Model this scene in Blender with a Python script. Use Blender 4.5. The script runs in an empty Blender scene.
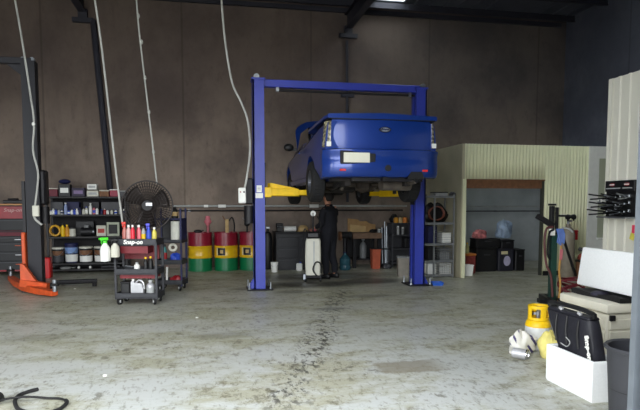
import bpy, bmesh, math, random
from mathutils import Vector, Matrix, Euler
R = math.radians
random.seed(7)
SC = bpy.context.scene
COL = SC.collection

# ------------------------------------------------------------------ camera
FPX, PSI, TILT, CAMH, HOR = 558.0, R(11.1), R(4.3), 1.55, 204.0
Y0 = HOR + FPX * math.tan(TILT)
cam_d = bpy.data.cameras.new('camera')
cam = bpy.data.objects.new('camera', cam_d); COL.objects.link(cam)
cam_d.sensor_width = 36.0; cam_d.lens = FPX / 640 * 36.0
cam_d.shift_y = (Y0 - 205.0) / 640.0
cam.location = (0, 0, CAMH)
cam.rotation_euler = (math.pi / 2 - TILT, 0, -PSI)
cam_d.clip_end = 300
SC.camera = cam
CR = Euler((math.pi / 2 - TILT, 0, -PSI)).to_matrix()
C0 = Vector((0, 0, CAMH))
FWD = Vector((math.sin(PSI), math.cos(PSI), 0)); RGT = Vector((math.cos(PSI), -math.sin(PSI), 0))

def ray(px, py): return CR @ Vector(((px - 320) / FPX, (Y0 - py) / FPX, -1))
def onZ(px, py, z=0.0):
    d = ray(px, py); return C0 + d * ((z - CAMH) / d.z)
def onY(px, py, Y):
    d = ray(px, py); return C0 + d * (Y / d.y)
def onX(px, py, X):
    d = ray(px, py); return C0 + d * (X / d.x)
def onD(px, py, D):
    d = ray(px, py); return C0 + d * (D / d.dot(FWD))

# ------------------------------------------------------------------ materials
def lin(c):
    out = []
    for v in c:
        v = v / 255.0
        out.append(v / 12.92 if v <= 0.04045 else ((v + 0.055) / 1.055) ** 2.4)
    return tuple(out) + (1.0,)

MATS = {}
def mat(name, c, rough=0.6, metal=0.0, var=0.12, scale=9.0, bump=0.0, coat=0.0, spec=0.5):
    """principled material whose colour and roughness wander a little with a noise texture"""
    if name in MATS: return MATS[name]
    m = bpy.data.materials.new(name); m.use_nodes = True
    nt = m.node_tree; b = nt.nodes['Principled BSDF']
    col = lin(c)
    tc = nt.nodes.new('ShaderNodeTexCoord'); nz = nt.nodes.new('ShaderNodeTexNoise')
    nz.inputs['Scale'].default_value = scale; nz.inputs['Detail'].default_value = 4
    nt.links.new(tc.outputs['Object'], nz.inputs['Vector'])
    rp = nt.nodes.new('ShaderNodeValToRGB')
    rp.color_ramp.elements[0].position = 0.3; rp.color_ramp.elements[1].position = 0.7
    rp.color_ramp.elements[0].color = tuple(max(0, v * (1 - var)) for v in col[:3]) + (1,)
    rp.color_ramp.elements[1].color = tuple(min(1, v * (1 + var)) for v in col[:3]) + (1,)
    nt.links.new(nz.outputs['Fac'], rp.inputs['Fac']); nt.links.new(rp.outputs['Color'], b.inputs['Base Color'])
    b.inputs['Roughness'].default_value = rough; b.inputs['Metallic'].default_value = metal
    b.inputs['Specular IOR Level'].default_value = spec
    if coat: b.inputs['Coat Weight'].default_value = coat; b.inputs['Coat Roughness'].default_value = 0.05
    if bump:
        bp = nt.nodes.new('ShaderNodeBump'); bp.inputs['Strength'].default_value = bump; bp.inputs['Distance'].default_value = 0.02
        nt.links.new(nz.outputs['Fac'], bp.inputs['Height']); nt.links.new(bp.outputs['Normal'], b.inputs['Normal'])
    MATS[name] = m
    return m

def node_mat(name):
    m = bpy.data.materials.new(name); m.use_nodes = True
    MATS[name] = m
    return m, m.node_tree, m.node_tree.nodes['Principled BSDF']

class NG:
    """tiny helper to write node graphs as expressions"""
    def __init__(s, nt): s.nt = nt
    def n(s, t, **kw):
        x = s.nt.nodes.new(t)
        for k, v in kw.items(): setattr(x, k, v)
        return x
    def put(s, sock, v):
        if hasattr(v, 'is_linked'): s.nt.links.new(v, sock)
        else: sock.default_value = v
    def math(s, op, a, b=0.0, c=None, clamp=False):
        x = s.n('ShaderNodeMath', operation=op, use_clamp=clamp)
        s.put(x.inputs[0], a); s.put(x.inputs[1], b)
        if c is not None: s.put(x.inputs[2], c)
        return x.outputs[0]
    def noise(s, vec, scale, detail=4, rough=0.5, dim=None):
        x = s.n('ShaderNodeTexNoise'); s.put(x.inputs['Vector'], vec)
        x.inputs['Scale'].default_value = scale; x.inputs['Detail'].default_value = detail; x.inputs['Roughness'].default_value = rough
        return x.outputs['Fac']
    def mapping(s, vec, scale=(1, 1, 1), loc=(0, 0, 0), rot=(0, 0, 0)):
        x = s.n('ShaderNodeMapping'); s.put(x.inputs['Vector'], vec)
        x.inputs['Scale'].default_value = scale; x.inputs['Location'].default_value = loc; x.inputs['Rotation'].default_value = rot
        return x.outputs[0]
    def step(s, v, a, b):
        x = s.n('ShaderNodeMapRange', interpolation_type='SMOOTHSTEP'); s.put(x.inputs['Value'], v)
        x.inputs['From Min'].default_value = a; x.inputs['From Max'].default_value = b
        return x.outputs[0]
    def mix(s, f, a, b):
        x = s.n('ShaderNodeMix', data_type='RGBA'); s.put(x.inputs['Factor'], f)
        s.put(x.inputs['A'], a) if False else None
        ins = [i for i in x.inputs if i.type == 'RGBA']
        s.put(ins[0], a); s.put(ins[1], b)
        return [o for o in x.outputs if o.type == 'RGBA'][0]

# ------------------------------------------------------------------ mesh building
class MB:
    def __init__(s): s.bm = bmesh.new()
    def _xf(s, vs, M):
        if M is not None:
            for v in vs: v.co = M @ v.co
    def box(s, c, d, rot=None, bev=0.0, seg=1, taper=None):
        r = bmesh.ops.create_cube(s.bm, size=1.0); vs = r['verts']
        for v in vs:
            t = 1.0
            if taper is not None and v.co.z < 0: t = taper
            v.co = Vector((v.co.x * d[0] * t, v.co.y * d[1] * t, v.co.z * d[2]))
        if bev > 0:
            es = list({e for v in vs for e in v.link_edges})
            rr = bmesh.ops.bevel(s.bm, geom=es, offset=bev, segments=seg, affect='EDGES', profile=0.5)
            vs = list({v for f in rr['faces'] for v in f.verts} | {v for v in vs if v.is_valid})
        M = Matrix.Translation(Vector(c))
        if rot is not None: M = M @ (Euler(rot).to_matrix().to_4x4())
        s._xf(vs, M); return s
    def cyl(s, p0, p1, r0, r1=None, n=16, cap=True):
        p0 = Vector(p0); p1 = Vector(p1); r1 = r0 if r1 is None else r1
        ax = (p1 - p0); L = ax.length
        q = Vector((0, 0, 1)).rotation_difference(ax.normalized()).to_matrix().to_4x4()
        r = bmesh.ops.create_cone(s.bm, cap_ends=cap, cap_tris=False, segments=n, radius1=r0, radius2=r1, depth=L)
        s._xf(r['verts'], Matrix.Translation((p0 + p1) / 2) @ q); return s
    def ball(s, c, r, sc=(1, 1, 1), n=14, rot=None):
        x = bmesh.ops.create_uvsphere(s.bm, u_segments=n, v_segments=max(6, n // 2 + 1), radius=r)
        M = Matrix.Translation(Vector(c))
        if rot is not None: M = M @ Euler(rot).to_matrix().to_4x4()
        s._xf(x['verts'], M @ Matrix.Diagonal((sc[0], sc[1], sc[2], 1))); return s
    def lathe(s, prof, c=(0, 0, 0), n=24, rot=None):
        rows = []
        M = Matrix.Translation(Vector(c))
        if rot is not None: M = M @ Euler(rot).to_matrix().to_4x4()
        for (r, z) in prof:
            if r < 1e-5: rows.append([s.bm.verts.new(M @ Vector((0, 0, z)))])
            else: rows.append([s.bm.verts.new(M @ Vector((r * math.cos(2 * math.pi * k / n), r * math.sin(2 * math.pi * k / n), z))) for k in range(n)])
        for a, b in zip(rows, rows[1:]):
            for k in range(n):
                k2 = (k + 1) % n
                if len(a) == 1 and len(b) == 1: continue
                if len(a) == 1: s.bm.faces.new((a[0], b[k2], b[k]))
                elif len(b) == 1: s.bm.faces.new((a[k], a[k2], b[0]))
                else: s.bm.faces.new((a[k], a[k2], b[k2], b[k]))
        return s
    def tube(s, pts, r, n=8, sub=6, closed=False):
        P = [Vector(p) for p in pts]
        if sub > 1 and len(P) > 2:
            Q = []
            m = len(P)
            rng = range(m) if closed else range(m - 1)
            for i in rng:
                a = P[(i - 1) % m] if (closed or i > 0) else P[0] * 2 - P[1]
                b = P[i]; c = P[(i + 1) % m]
                d = P[(i + 2) % m] if (closed or i + 2 < m) else P[-1] * 2 - P[-2]
                for k in range(sub):
                    t = k / sub
                    Q.append(0.5 * ((2 * b) + (c - a) * t + (2 * a - 5 * b + 4 * c - d) * t * t + (3 * b - a - 3 * c + d) * t ** 3))
            if not closed: Q.append(P[-1])
            P = Q
        m = len(P); rings = []
        up = None
        for i in range(m):
            if closed: t = P[(i + 1) % m] - P[i - 1]
            else: t = P[min(i + 1, m - 1)] - P[max(i - 1, 0)]
            if t.length < 1e-9: t = Vector((0, 0, 1))
            t.normalize()
            if up is None:
                up = Vector((0, 0, 1)) if abs(t.z) < 0.9 else Vector((1, 0, 0))
            x = t.cross(up)
            if x.length < 1e-4: x = t.orthogonal()
            x.normalize(); up = x.cross(t).normalized()
            rad = r(i / (m - 1)) if callable(r) else r
            rings.append([s.bm.verts.new(P[i] + (x * math.cos(2 * math.pi * k / n) + up * math.sin(2 * math.pi * k / n)) * rad) for k in range(n)])
        rng = range(m) if closed else range(m - 1)
        for i in rng:
            a = rings[i]; b = rings[(i + 1) % m]
            for k in range(n):
                k2 = (k + 1) % n
                s.bm.faces.new((a[k], a[k2], b[k2], b[k]))
        if not closed:
            s.bm.faces.new(rings[0][::-1]); s.bm.faces.new(rings[-1])
        return s
    def prism(s, pts, axis, a0, a1):
        """closed 2-d outline pushed along an axis: 'x' -> (y,z), 'y' -> (x,z), 'z' -> (x,y)"""
        def mk(p, a):
            if axis == 'x': return Vector((a, p[0], p[1]))
            if axis == 'y': return Vector((p[0], a, p[1]))
            return Vector((p[0], p[1], a))
        A = [s.bm.verts.new(mk(p, a0)) for p in pts]; B = [s.bm.verts.new(mk(p, a1)) for p in pts]
        n = len(pts)
        s.bm.faces.new(A[::-1]); s.bm.faces.new(B)
        for i in range(n):
            j = (i + 1) % n; s.bm.faces.new((A[i], A[j], B[j], B[i]))
        return s
    def loft(s, rows, cap=True, closed=True):
        V = [[s.bm.verts.new(Vector(p)) for p in row] for row in rows]
        n = len(V[0])
        for a, b in zip(V, V[1:]):
            for k in range(n if closed else n - 1):
                k2 = (k + 1) % n
                s.bm.faces.new((a[k], a[k2], b[k2], b[k]))
        if cap and closed:
            s.bm.faces.new(V[0][::-1]); s.bm.faces.new(V[-1])
        return s
    def grid(s, f, nu, nv):
        V = [[s.bm.verts.new(Vector(f(i / nu, j / nv))) for j in range(nv + 1)] for i in range(nu + 1)]
        for i in range(nu):
            for j in range(nv): s.bm.faces.new((V[i][j], V[i + 1][j], V[i + 1][j + 1], V[i][j + 1]))
        return s
    def build(s, name, m, parent=None, loc=None, rz=None, ang=35, solid=0.0, kind=None, recalc=True):
        if recalc: bmesh.ops.recalc_face_normals(s.bm, faces=s.bm.faces)
        me = bpy.data.meshes.new(name); s.bm.to_mesh(me); s.bm.free()
        for p in me.polygons: p.use_smooth = True
        me.set_sharp_from_angle(angle=R(ang))
        if isinstance(m, (list, tuple)):
            for x in m: me.materials.append(x)
        elif m is not None: me.materials.append(m)
        o = bpy.data.objects.new(name, me); COL.objects.link(o)
        if parent is not None: o.parent = parent
        if loc is not None: o.location = loc
        if rz is not None: o.rotation_euler = (0, 0, rz)
        if solid:
            md = o.modifiers.new('s', 'SOLIDIFY'); md.thickness = solid; md.offset = 0
        if kind: o['kind'] = kind
        return o

def tag(o, label, cat, group=None):
    o['label'] = label; o['category'] = cat
    if group: o['group'] = group
    return o
def thing(name, label, cat, loc=(0, 0, 0), rz=0.0, group=None):
    o = bpy.data.objects.new(name, None); COL.objects.link(o)
    o.empty_display_size = 0.1
    o.location = loc; o.rotation_euler = (0, 0, rz)
    return tag(o, label, cat, group)
def kids(o): return [c for c in bpy.data.objects if c.parent is o]
def dup(root, loc, rz, label, group=None):
    def cp(o, par):
        c = o.copy(); COL.objects.link(c)
        if par is not None: c.parent = par
        for ch in kids(o): cp(ch, c)
        return c
    c = cp(root, None); c.location = loc; c.rotation_euler = (0, 0, rz); c['label'] = label
    if group: c['group'] = group
    return c
def struct(o): o['kind'] = 'structure'; return o
def part(o, label): o['label'] = label; return o

def text(name, body, size, m, parent=None, loc=(0, 0, 0), rot=(0, 0, 0), ext=0.001, shear=0.0, bold=0.0, align='CENTER'):
    cu = bpy.data.curves.new(name, 'FONT'); cu.body = body; cu.size = size; cu.extrude = ext; cu.shear = shear
    cu.offset = bold; cu.align_x = align; cu.align_y = 'CENTER'
    t = bpy.data.objects.new(name + '_c', cu); COL.objects.link(t)
    dg = bpy.context.evaluated_depsgraph_get(); dg.update()
    me = bpy.data.meshes.new_from_object(t.evaluated_get(dg))
    bpy.data.objects.remove(t)
    me.materials.clear(); me.materials.append(m); me.name = name
    o = bpy.data.objects.new(name, me); COL.objects.link(o)
    if parent is not None: o.parent = parent
    o.location = loc; o.rotation_euler = rot
    return o

def bake(o):
    """apply the object's modifiers to its mesh"""
    dg = bpy.context.evaluated_depsgraph_get(); dg.update()
    me = bpy.data.meshes.new_from_object(o.evaluated_get(dg))
    o.modifiers.clear(); o.data = me
    for p in me.polygons: p.use_smooth = True
    return o

def skin(name, m, nodes, edges, root=0, sub=2, parent=None):
    """nodes: list of (co, radius)"""
    me = bpy.data.meshes.new(name)
    me.from_pydata([n[0] for n in nodes], edges, [])
    o = bpy.data.objects.new(name, me); COL.objects.link(o)
    o.modifiers.new('skin', 'SKIN')
    for i, n in enumerate(nodes):
        d = me.skin_vertices[0].data[i]
        r = n[1]; d.radius = (r, r) if not isinstance(r, tuple) else r
        d.use_root = (i == root)
    sm = o.modifiers.new('sub', 'SUBSURF'); sm.levels = sub; sm.render_levels = sub
    bake(o); o.data.materials.clear(); o.data.materials.append(m)
    if parent is not None: o.parent = parent
    return o

# ------------------------------------------------------------------ common materials
BLK = mat('black_plastic', (17, 17, 19), 0.5, var=0.2)
RUB = mat('black_rubber', (14, 14, 15), 0.75, var=0.25)
DRK = mat('dark_steel', (27, 26, 29), 0.5, 0.3, var=0.2)
DGREY = mat('dark_grey_paint', (58, 58, 62), 0.5)
GREY = mat('grey_paint', (120, 122, 122), 0.5)
LGREY = mat('light_grey_paint', (170, 172, 170), 0.45)
STEEL = mat('galvanised_steel', (150, 155, 160), 0.35, 0.8, scale=20)
CHROME = mat('chrome', (210, 212, 215), 0.12, 1.0, var=0.03)
WHITE = mat('white_plastic', (236, 236, 230), 0.5, var=0.04)
FOAM = mat('white_foam', (238, 240, 240), 0.75, var=0.03, scale=60, bump=0.05)
CREAM = mat('cream_plastic', (205, 203, 188), 0.5, var=0.04)
RED = mat('red_paint', (165, 25, 30), 0.4)
DRED = mat('dark_red_paint', (148, 22, 32), 0.4)
MAROON = mat('maroon', (105, 30, 45), 0.6)
ORANGE = mat('orange_paint', (205, 82, 34), 0.5, var=0.2)
YELLOW = mat('yellow_paint', (236, 192, 14), 0.45, var=0.12)
GREEN = mat('green_paint', (20, 105, 65), 0.4)
LIME = mat('lime_plastic', (80, 220, 50), 0.4)
BLUEP = mat('hoist_blue', (50, 62, 160), 0.38, var=0.08, scale=4)
NAVY = mat('navy', (24, 28, 72), 0.6)
BLUE = mat('blue_plastic', (40, 75, 190), 0.45)
TEAL = mat('teal', (60, 130, 130), 0.5)
BROWN = mat('brown_timber', (120, 82, 55), 0.7, var=0.25, scale=14)
CARD = mat('cardboard', (165, 130, 85), 0.8, var=0.15)
TAN = mat('tan', (190, 160, 110), 0.7)
PINK = mat('pink', (200, 110, 120), 0.6)
CLOTHN = mat('navy_workwear', (13, 14, 23), 0.9, var=0.25, scale=18, bump=0.2)
SKINM = mat('skin', (176, 124, 98), 0.6, var=0.05)
HAIR = mat('dark_hair', (26, 21, 18), 0.8)
SILVER = mat('silver_plastic', (190, 190, 192), 0.35, 0.4)
GLASSD = mat('dark_glass', (12, 14, 18), 0.05, var=0.02, coat=0.5)

# ================================================================== THE ROOM
YB, XR, XL, ZC = 13.9, 9.5, -9.0, 6.5     # back wall, right wall, left wall, roof
YF = 2.62                                  # line of the roller doors

def floor_material():
    m, nt, b = node_mat('worn_painted_concrete'); g = NG(nt)
    tc = g.n('ShaderNodeTexCoord').outputs['Object']
    big = g.noise(g.mapping(tc, (0.35, 0.6, 1)), 1.0, 5, 0.6)
    streak = g.noise(g.mapping(tc, (1.0, 1.5, 1), rot=(0, 0, R(6))), 1.0, 14, 0.8)
    fine = g.noise(g.mapping(tc, (6, 4.5, 1)), 1.0, 8, 0.85)
    speck = g.noise(g.mapping(tc, (8, 5, 1), rot=(0, 0, R(-12))), 1.0, 5, 0.75)
    paint = lin((184, 187, 184)); worn = lin((162, 161, 143)); bare = lin((108, 104, 84)); dark = lin((42, 40, 36))
    wear = g.step(g.math('ADD', g.math('MULTIPLY', streak, 0.65), g.math('MULTIPLY', big, 0.35)), 0.45, 0.56)
    c = g.mix(wear, paint, worn)
    sx = g.n('ShaderNodeSeparateXYZ'); nt.links.new(tc, sx.inputs[0]); X, Y = sx.outputs[0], sx.outputs[1]
    # the floor tone mixes towards a warm grey deeper in the workshop
    deep = g.step(g.math('ADD', Y, g.math('MULTIPLY', big, 3.0)), 5.4, 11.0)
    c = g.mix(g.math('MULTIPLY', deep, 0.5), c, lin((170, 167, 141)))
    w2 = g.math('MULTIPLY', g.step(fine, 0.5, 0.6), g.step(streak, 0.46, 0.58))
    c = g.mix(g.math('MULTIPLY', w2, 0.95), c, bare)
    sc_ = g.math('MULTIPLY', g.step(speck, 0.55, 0.62), g.step(g.noise(g.mapping(tc, (0.8, 1.1, 1)), 1.0, 5, 0.7), 0.44, 0.6))
    c = g.mix(g.math('MULTIPLY', sc_, 0.7), c, lin((84, 80, 66)))
    grain = g.noise(g.mapping(tc, (26, 9, 1)), 1.0, 3, 0.6); grit = g.noise(g.mapping(tc, (15, 6.5, 1), rot=(0, 0, R(-9))), 1.0, 4, 0.7)
    c = g.mix(g.math('MULTIPLY', g.step(grain, 0.56, 0.66), 0.55), c, lin((112, 108, 92)))
    # tyre marks of the cars driven in and out, along two slanting lines
    def track(a, k, w, y0, y1, amt):
        s = g.math('ABSOLUTE', g.math('SUBTRACT', X, g.math('ADD', a, g.math('MULTIPLY', Y, k))))
        band = g.math('SUBTRACT', 1.0, g.step(g.math('ADD', s, g.math('MULTIPLY', g.math('SUBTRACT', big, 0.5), 0.35)), w * 0.35, w))
        rng = g.math('MULTIPLY', g.step(Y, y0, y0 + 0.6), g.math('SUBTRACT', 1.0, g.step(Y, y1 - 0.8, y1)))
        return g.math('MULTIPLY', g.math('MULTIPLY', g.math('MULTIPLY', band, rng), g.step(g.math('ADD', grit, g.math('MULTIPLY', g.math('SUBTRACT', streak, 0.5), 0.35)), 0.5, 0.6)), amt)
    c = g.mix(track(-0.80, 0.318, 0.26, 3.8, 10.2, 0.8), c, dark)
    c = g.mix(track(-0.55, 0.300, 0.10, 5.2, 10.4, 0.4), c, dark)
    c = g.mix(track(0.69, 0.358, 0.09, 3.5, 9.5, 0.30), c, dark)
    c = g.mix(track(0.45, 0.358, 0.06, 3.5, 9.5, 0.22), c, dark)
    # a patch of missing paint in front of the hoist
    ed = g.math('MULTIPLY', g.math('SUBTRACT', fine, 0.5), 0.25)
    px_ = g.math('MULTIPLY', g.step(g.math('ADD', X, ed), 1.50, 1.56), g.math('SUBTRACT', 1.0, g.step(g.math('ADD', X, ed), 1.98, 2.3)))
    py_ = g.math('MULTIPLY', g.step(g.math('ADD', Y, ed), 4.76, 4.82), g.math('SUBTRACT', 1.0, g.step(g.math('ADD', Y, ed), 5.12, 5.18)))
    c = g.mix(g.math('MULTIPLY', g.math('MULTIPLY', px_, py_), 0.7), c, lin((128, 120, 100)))
    # oil under the hoist
    def blot(x, y, r, amt):
        d = g.n('ShaderNodeVectorMath', operation='DISTANCE'); nt.links.new(g.mapping(tc, (0.55, 1.3, 0)), d.inputs[0])
        d.inputs[1].default_value = (x * 0.55, y * 1.3, 0)
        v = g.math('ADD', d.outputs['Value'], g.math('MULTIPLY', g.math('SUBTRACT', streak, 0.5), r * 1.3))
        return g.math('MULTIPLY', g.math('SUBTRACT', 1.0, g.step(v, r * 0.4, r)), amt)
    for (x, y, r, a) in ((1.9, 10.5, 0.75, 0.85), (3.2, 10.8, 0.65, 0.7), (1.5, 9.7, 0.3, 0.5), (0.8, 10.2, 0.35, 0.6), (2.6, 9.0, 0.32, 0.45), (4.0, 10.1, 0.35, 0.5), (2.4, 11.7, 1.1, 0.6), (-1.6, 11.0, 0.7, 0.35), (1.7, 8.0, 0.2, 0.45), (0.1, 6.6, 0.28, 0.3), (-2.0, 6.9, 0.3, 0.25)):
        c = g.mix(blot(x, y, r, a), c, dark)
    nt.links.new(c, b.inputs['Base Color'])
    rr = g.math('ADD', 0.34, g.math('MULTIPLY', wear, 0.25)); nt.links.new(rr, b.inputs['Roughness'])
    bp = g.n('ShaderNodeBump'); bp.inputs['Strength'].default_value = 0.12; bp.inputs['Distance'].default_value = 0.01
    nt.links.new(fine, bp.inputs['Height']); nt.links.new(bp.outputs['Normal'], b.inputs['Normal'])
    return m

def wall_material(name, base, dirt, joint_axis=0, pitch=3.1, off=0.6):
    m, nt, b = node_mat(name); g = NG(nt)
    tc = g.n('ShaderNodeTexCoord').outputs['Object']
    sx = g.n('ShaderNodeSeparateXYZ'); nt.links.new(tc, sx.inputs[0])
    U = sx.outputs[joint_axis]; Z = sx.outputs[2]
    n1 = g.noise(g.mapping(tc, (0.5, 0.5, 0.45)), 1.0, 6, 0.62)
    n2 = g.noise(g.mapping(tc, (2.2, 2.2, 0.5)), 1.0, 6, 0.65)
    n3 = g.noise(g.mapping(tc, (7, 7, 4)), 1.0, 8, 0.8)
    c = g.mix(g.step(n1, 0.38, 0.66), lin(base), lin(dirt))
    c = g.mix(g.math('MULTIPLY', g.step(n2, 0.5, 0.72), 0.45), c, lin(dirt))
    c = g.mix(g.math('MULTIPLY', g.step(n3, 0.5, 0.72), 0.35), c, lin((70, 62, 54)))
    # grime plus the dimness near the roof, painted into the upper wall
    top_grime_shade = g.step(g.math('ADD', Z, g.math('MULTIPLY', n1, 1.6)), 2.3, 5.6)
    c = g.mix(g.math('MULTIPLY', top_grime_shade, 0.62), c, g.mix(g.step(g.math('ADD', U, g.math('MULTIPLY', n1, 3.0)), 3.0, 10.0), lin((74, 63, 62)), lin((58, 60, 68))))
    # panel joints
    fr = g.math('PINGPONG', g.math('ADD', U, off), pitch / 2)
    j = g.math('SUBTRACT', 1.0, g.step(fr, 0.012, 0.03))
    c = g.mix(g.math('MULTIPLY', j, 0.3), c, lin((40, 36, 33)))
    nt.links.new(c, b.inputs['Base Color']); b.inputs['Roughness'].default_value = 0.9
    b.inputs['Specular IOR Level'].default_value = 0.2
    bp = g.n('ShaderNodeBump'); bp.inputs['Strength'].default_value = 0.25; bp.inputs['Distance'].default_value = 0.02
    nt.links.new(n3, bp.inputs['Height']); nt.links.new(bp.outputs['Normal'], b.inputs['Normal'])
    return m

FLOORM = floor_material()
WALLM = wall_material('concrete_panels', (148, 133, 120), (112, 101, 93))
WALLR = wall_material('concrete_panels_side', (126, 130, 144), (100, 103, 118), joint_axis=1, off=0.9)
ROOFM = mat('roof_sheet', (92, 94, 104), 0.6, 0.2, scale=2)
RAFT = mat('rafter_steel', (52, 52, 62), 0.55, 0.3, scale=3)
SHEET = mat('cream_sheet', (232, 232, 196), 0.45, var=0.05, scale=1.5)
SHEETW = mat('white_sheet', (228, 226, 212), 0.45, var=0.04, scale=1.5)
PLAST = mat('plain_render', (178, 172, 146), 0.85, var=0.1, scale=2, bump=0.1)
STOREW = mat('store_wall', (168, 174, 176), 0.9, var=0.15, scale=2)
APRON = mat('outside_concrete', (170, 168, 160), 0.9, var=0.1, scale=0.7)

struct(MB().box(((XL + XR) / 2, (YF + YB) / 2, -0.05), (XR - XL, YB - YF, 0.1)).build('floor', FLOORM))
struct(MB().box((0, YF - 20, -0.05), (70, 40, 0.1)).build('ground', APRON))
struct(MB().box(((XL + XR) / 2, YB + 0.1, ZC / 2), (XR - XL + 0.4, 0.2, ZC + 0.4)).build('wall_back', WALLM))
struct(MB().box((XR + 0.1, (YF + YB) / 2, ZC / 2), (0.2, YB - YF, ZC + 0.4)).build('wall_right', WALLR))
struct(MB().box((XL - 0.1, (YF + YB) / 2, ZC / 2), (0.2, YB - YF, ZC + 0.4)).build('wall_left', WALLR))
# front wall with two roller-door openings
DZ = 4.5
w = MB()
w.box(((2.36 + XR) / 2, YF - 0.1, ZC / 2), (XR - 2.36, 0.2, ZC + 0.4))
w.box((-4.3, YF - 0.1, ZC / 2), (0.6, 0.2, ZC + 0.4))
w.box((XL / 2 - 4.35, YF - 0.1, ZC / 2), (0.4, 0.2, ZC + 0.4))
w.box(((XL + 2.36) / 2, YF - 0.1, (DZ + ZC + 0.2) / 2), (2.36 - XL, 0.2, ZC + 0.2 - DZ))
struct(w.build('wall_front', WALLR))
TRK = mat('door_track_steel', (108, 115, 122), 0.5, 0.3, var=0.06)
t = MB()
t.box((2.30, YF - 0.14, DZ / 2), (0.12, 0.04, DZ)).box((2.30, YF - 0.02, DZ / 2), (0.12, 0.04, DZ)).box((2.34, YF - 0.08, DZ / 2), (0.04, 0.1, DZ))
struct(t.build('trim_1', TRK))

# roof: sheet with one rooflight hole and two added light holes, purlins, rafters
HOLES = [(4.05, 4.75, 10.2, 13.5), (7.3, 8.3, 7.4, 10.4), (-2.0, -1.0, 4.6, 8.6)]  # last two are unseen, added to brighten the partition and mid floor
rf = MB()
xs = sorted([XL, XR] + [v for q in HOLES for v in q[:2]])
for a_, b_ in zip(xs, xs[1:]):
    q = [h for h in HOLES if h[0] <= a_ and b_ <= h[1]]
    sp = [(YF - 0.3, YB + 0.3)] if not q else [(YF - 0.3, q[0][2]), (q[0][3], YB + 0.3)]
    for y0, y1 in sp: rf.box(((a_ + b_) / 2, (y0 + y1) / 2, ZC + 0.03), (b_ - a_, y1 - y0, 0.04))
x = XL
while x < XR:                                    # ribs of the roof sheet
    if not any(q[0] - 0.1 < x < q[1] + 0.1 for q in HOLES): rf.box((x, (YF + YB) / 2, ZC), (0.05, YB - YF, 0.04))
    x += 0.38
struct(rf.build('ceiling', ROOFM))
SKY = bpy.data.materials.new('rooflight_sheet'); SKY.use_nodes = True
nt = SKY.node_tree; nt.nodes.remove(nt.nodes['Principled BSDF'])
tr = nt.nodes.new('ShaderNodeBsdfTransparent'); tl = nt.nodes.new('ShaderNodeBsdfTranslucent'); mx = nt.nodes.new('ShaderNodeMixShader')
nzs = nt.nodes.new('ShaderNodeTexNoise'); nzs.inputs['Scale'].default_value = 3.0
rps = nt.nodes.new('ShaderNodeValToRGB'); rps.color_ramp.elements[0].color = (0.75, 0.78, 0.78, 1); rps.color_ramp.elements[1].color = (0.9, 0.92, 0.9, 1)
nt.links.new(nzs.outputs['Fac'], rps.inputs['Fac']); nt.links.new(rps.outputs['Color'], tr.inputs['Color']); nt.links.new(rps.outputs['Color'], tl.inputs['Color'])
mx.inputs['Fac'].default_value = 0.35
nt.links.new(tr.outputs[0], mx.inputs[1]); nt.links.new(tl.outputs[0], mx.inputs[2]); nt.links.new(mx.outputs[0], nt.nodes['Material Output'].inputs['Surface'])
for k, q in enumerate(HOLES):
    struct(MB().box(((q[0] + q[1]) / 2, (q[2] + q[3]) / 2, ZC + 0.03), (q[1] - q[0], q[3] - q[2], 0.006)).build('rooflight_and_fill_%d' % (k + 1), SKY))
for y in (13.55, 12.3, 11.0, 9.7, 8.4, 7.1, 5.8, 4.5, 3.2):
    p = MB(); p.box((0.25, y, ZC - 0.09), (XR - XL, 0.02, 0.16)).box((0.25, y + 0.03, ZC - 0.02), (XR - XL, 0.06, 0.012)).box((0.25, y - 0.03, ZC - 0.165), (XR - XL, 0.06, 0.012))
    struct(p.build('ceiling_purlin', RAFT))
for xr in (-2.78, 3.43, -8.6):
    p = MB()
    p.box((xr, (YF + YB) / 2, 6.08), (0.02, YB - YF, 0.34)).box((xr, (YF + YB) / 2, 6.25), (0.17, YB - YF, 0.02)).box((xr, (YF + YB) / 2, 5.9), (0.17, YB - YF, 0.02))
    p.box((xr, YB - 0.06, 5.72), (0.46, 0.1, 0.1)).box((xr, YB - 0.06, 5.86), (0.2, 0.1, 0.2))
    struct(p.build('ceiling_beam', RAFT))
struct(MB().box((0.25, YB - 0.05, 6.33), (XR - XL - 0.4, 0.08, 0.1)).build('trim_2', RAFT))

# the corrugated store room in the back right corner
def corr(x0, x1, pitch, amp, flat=0.0):
    """corrugation profile: list of (x, offset)"""
    out = []; n = int(round((x1 - x0) / pitch)); p = (x1 - x0) / max(1, n)
    for i in range(n):
        for k in range(8):
            t = k / 8
            out.append((x0 + (i + t) * p, amp * math.sin(2 * math.pi * t)))
    out.append((x1, 0)); return out
YP, XS, ZP = 10.9, 5.15, 2.8
def sheet(mb, x0, x1, z0, z1, Y, pitch=0.076, amp=0.017):
    pr_ = corr(x0, x1, pitch, amp)
    mb.loft([[(x, Y + o, z0) for x, o in pr_], [(x, Y + o, z1) for x, o in pr_]], cap=False, closed=False)
OX0, OX1, OZ = 5.24, 7.06, 2.07
s = MB()
sheet(s, XS + 0.02, OX1, OZ, ZP, YP); sheet(s, OX1, 8.10, 0.0, ZP, YP)
o = s.build('wall_partition', SHEET, recalc=False); md = o.modifiers.new('s', 'SOLIDIFY'); md.thickness = 0.006; struct(o)
struct(MB().box((XS + 0.05, (YP + YB) / 2, ZP / 2), (0.1, YB - YP, ZP)).build('wall_store_side', PLAST))
struct(MB().box((OX0 - 0.035, YP + 0.0, OZ / 2), (0.07, 0.06, OZ)).build('trim_3', SHEET))
struct(MB().box((OX1 - 0.02, YP + 0.05, OZ / 2), (0.05, 0.07, OZ)).build('trim_4', mat('dark_jamb', (62, 64, 56), 0.6)))
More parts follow.
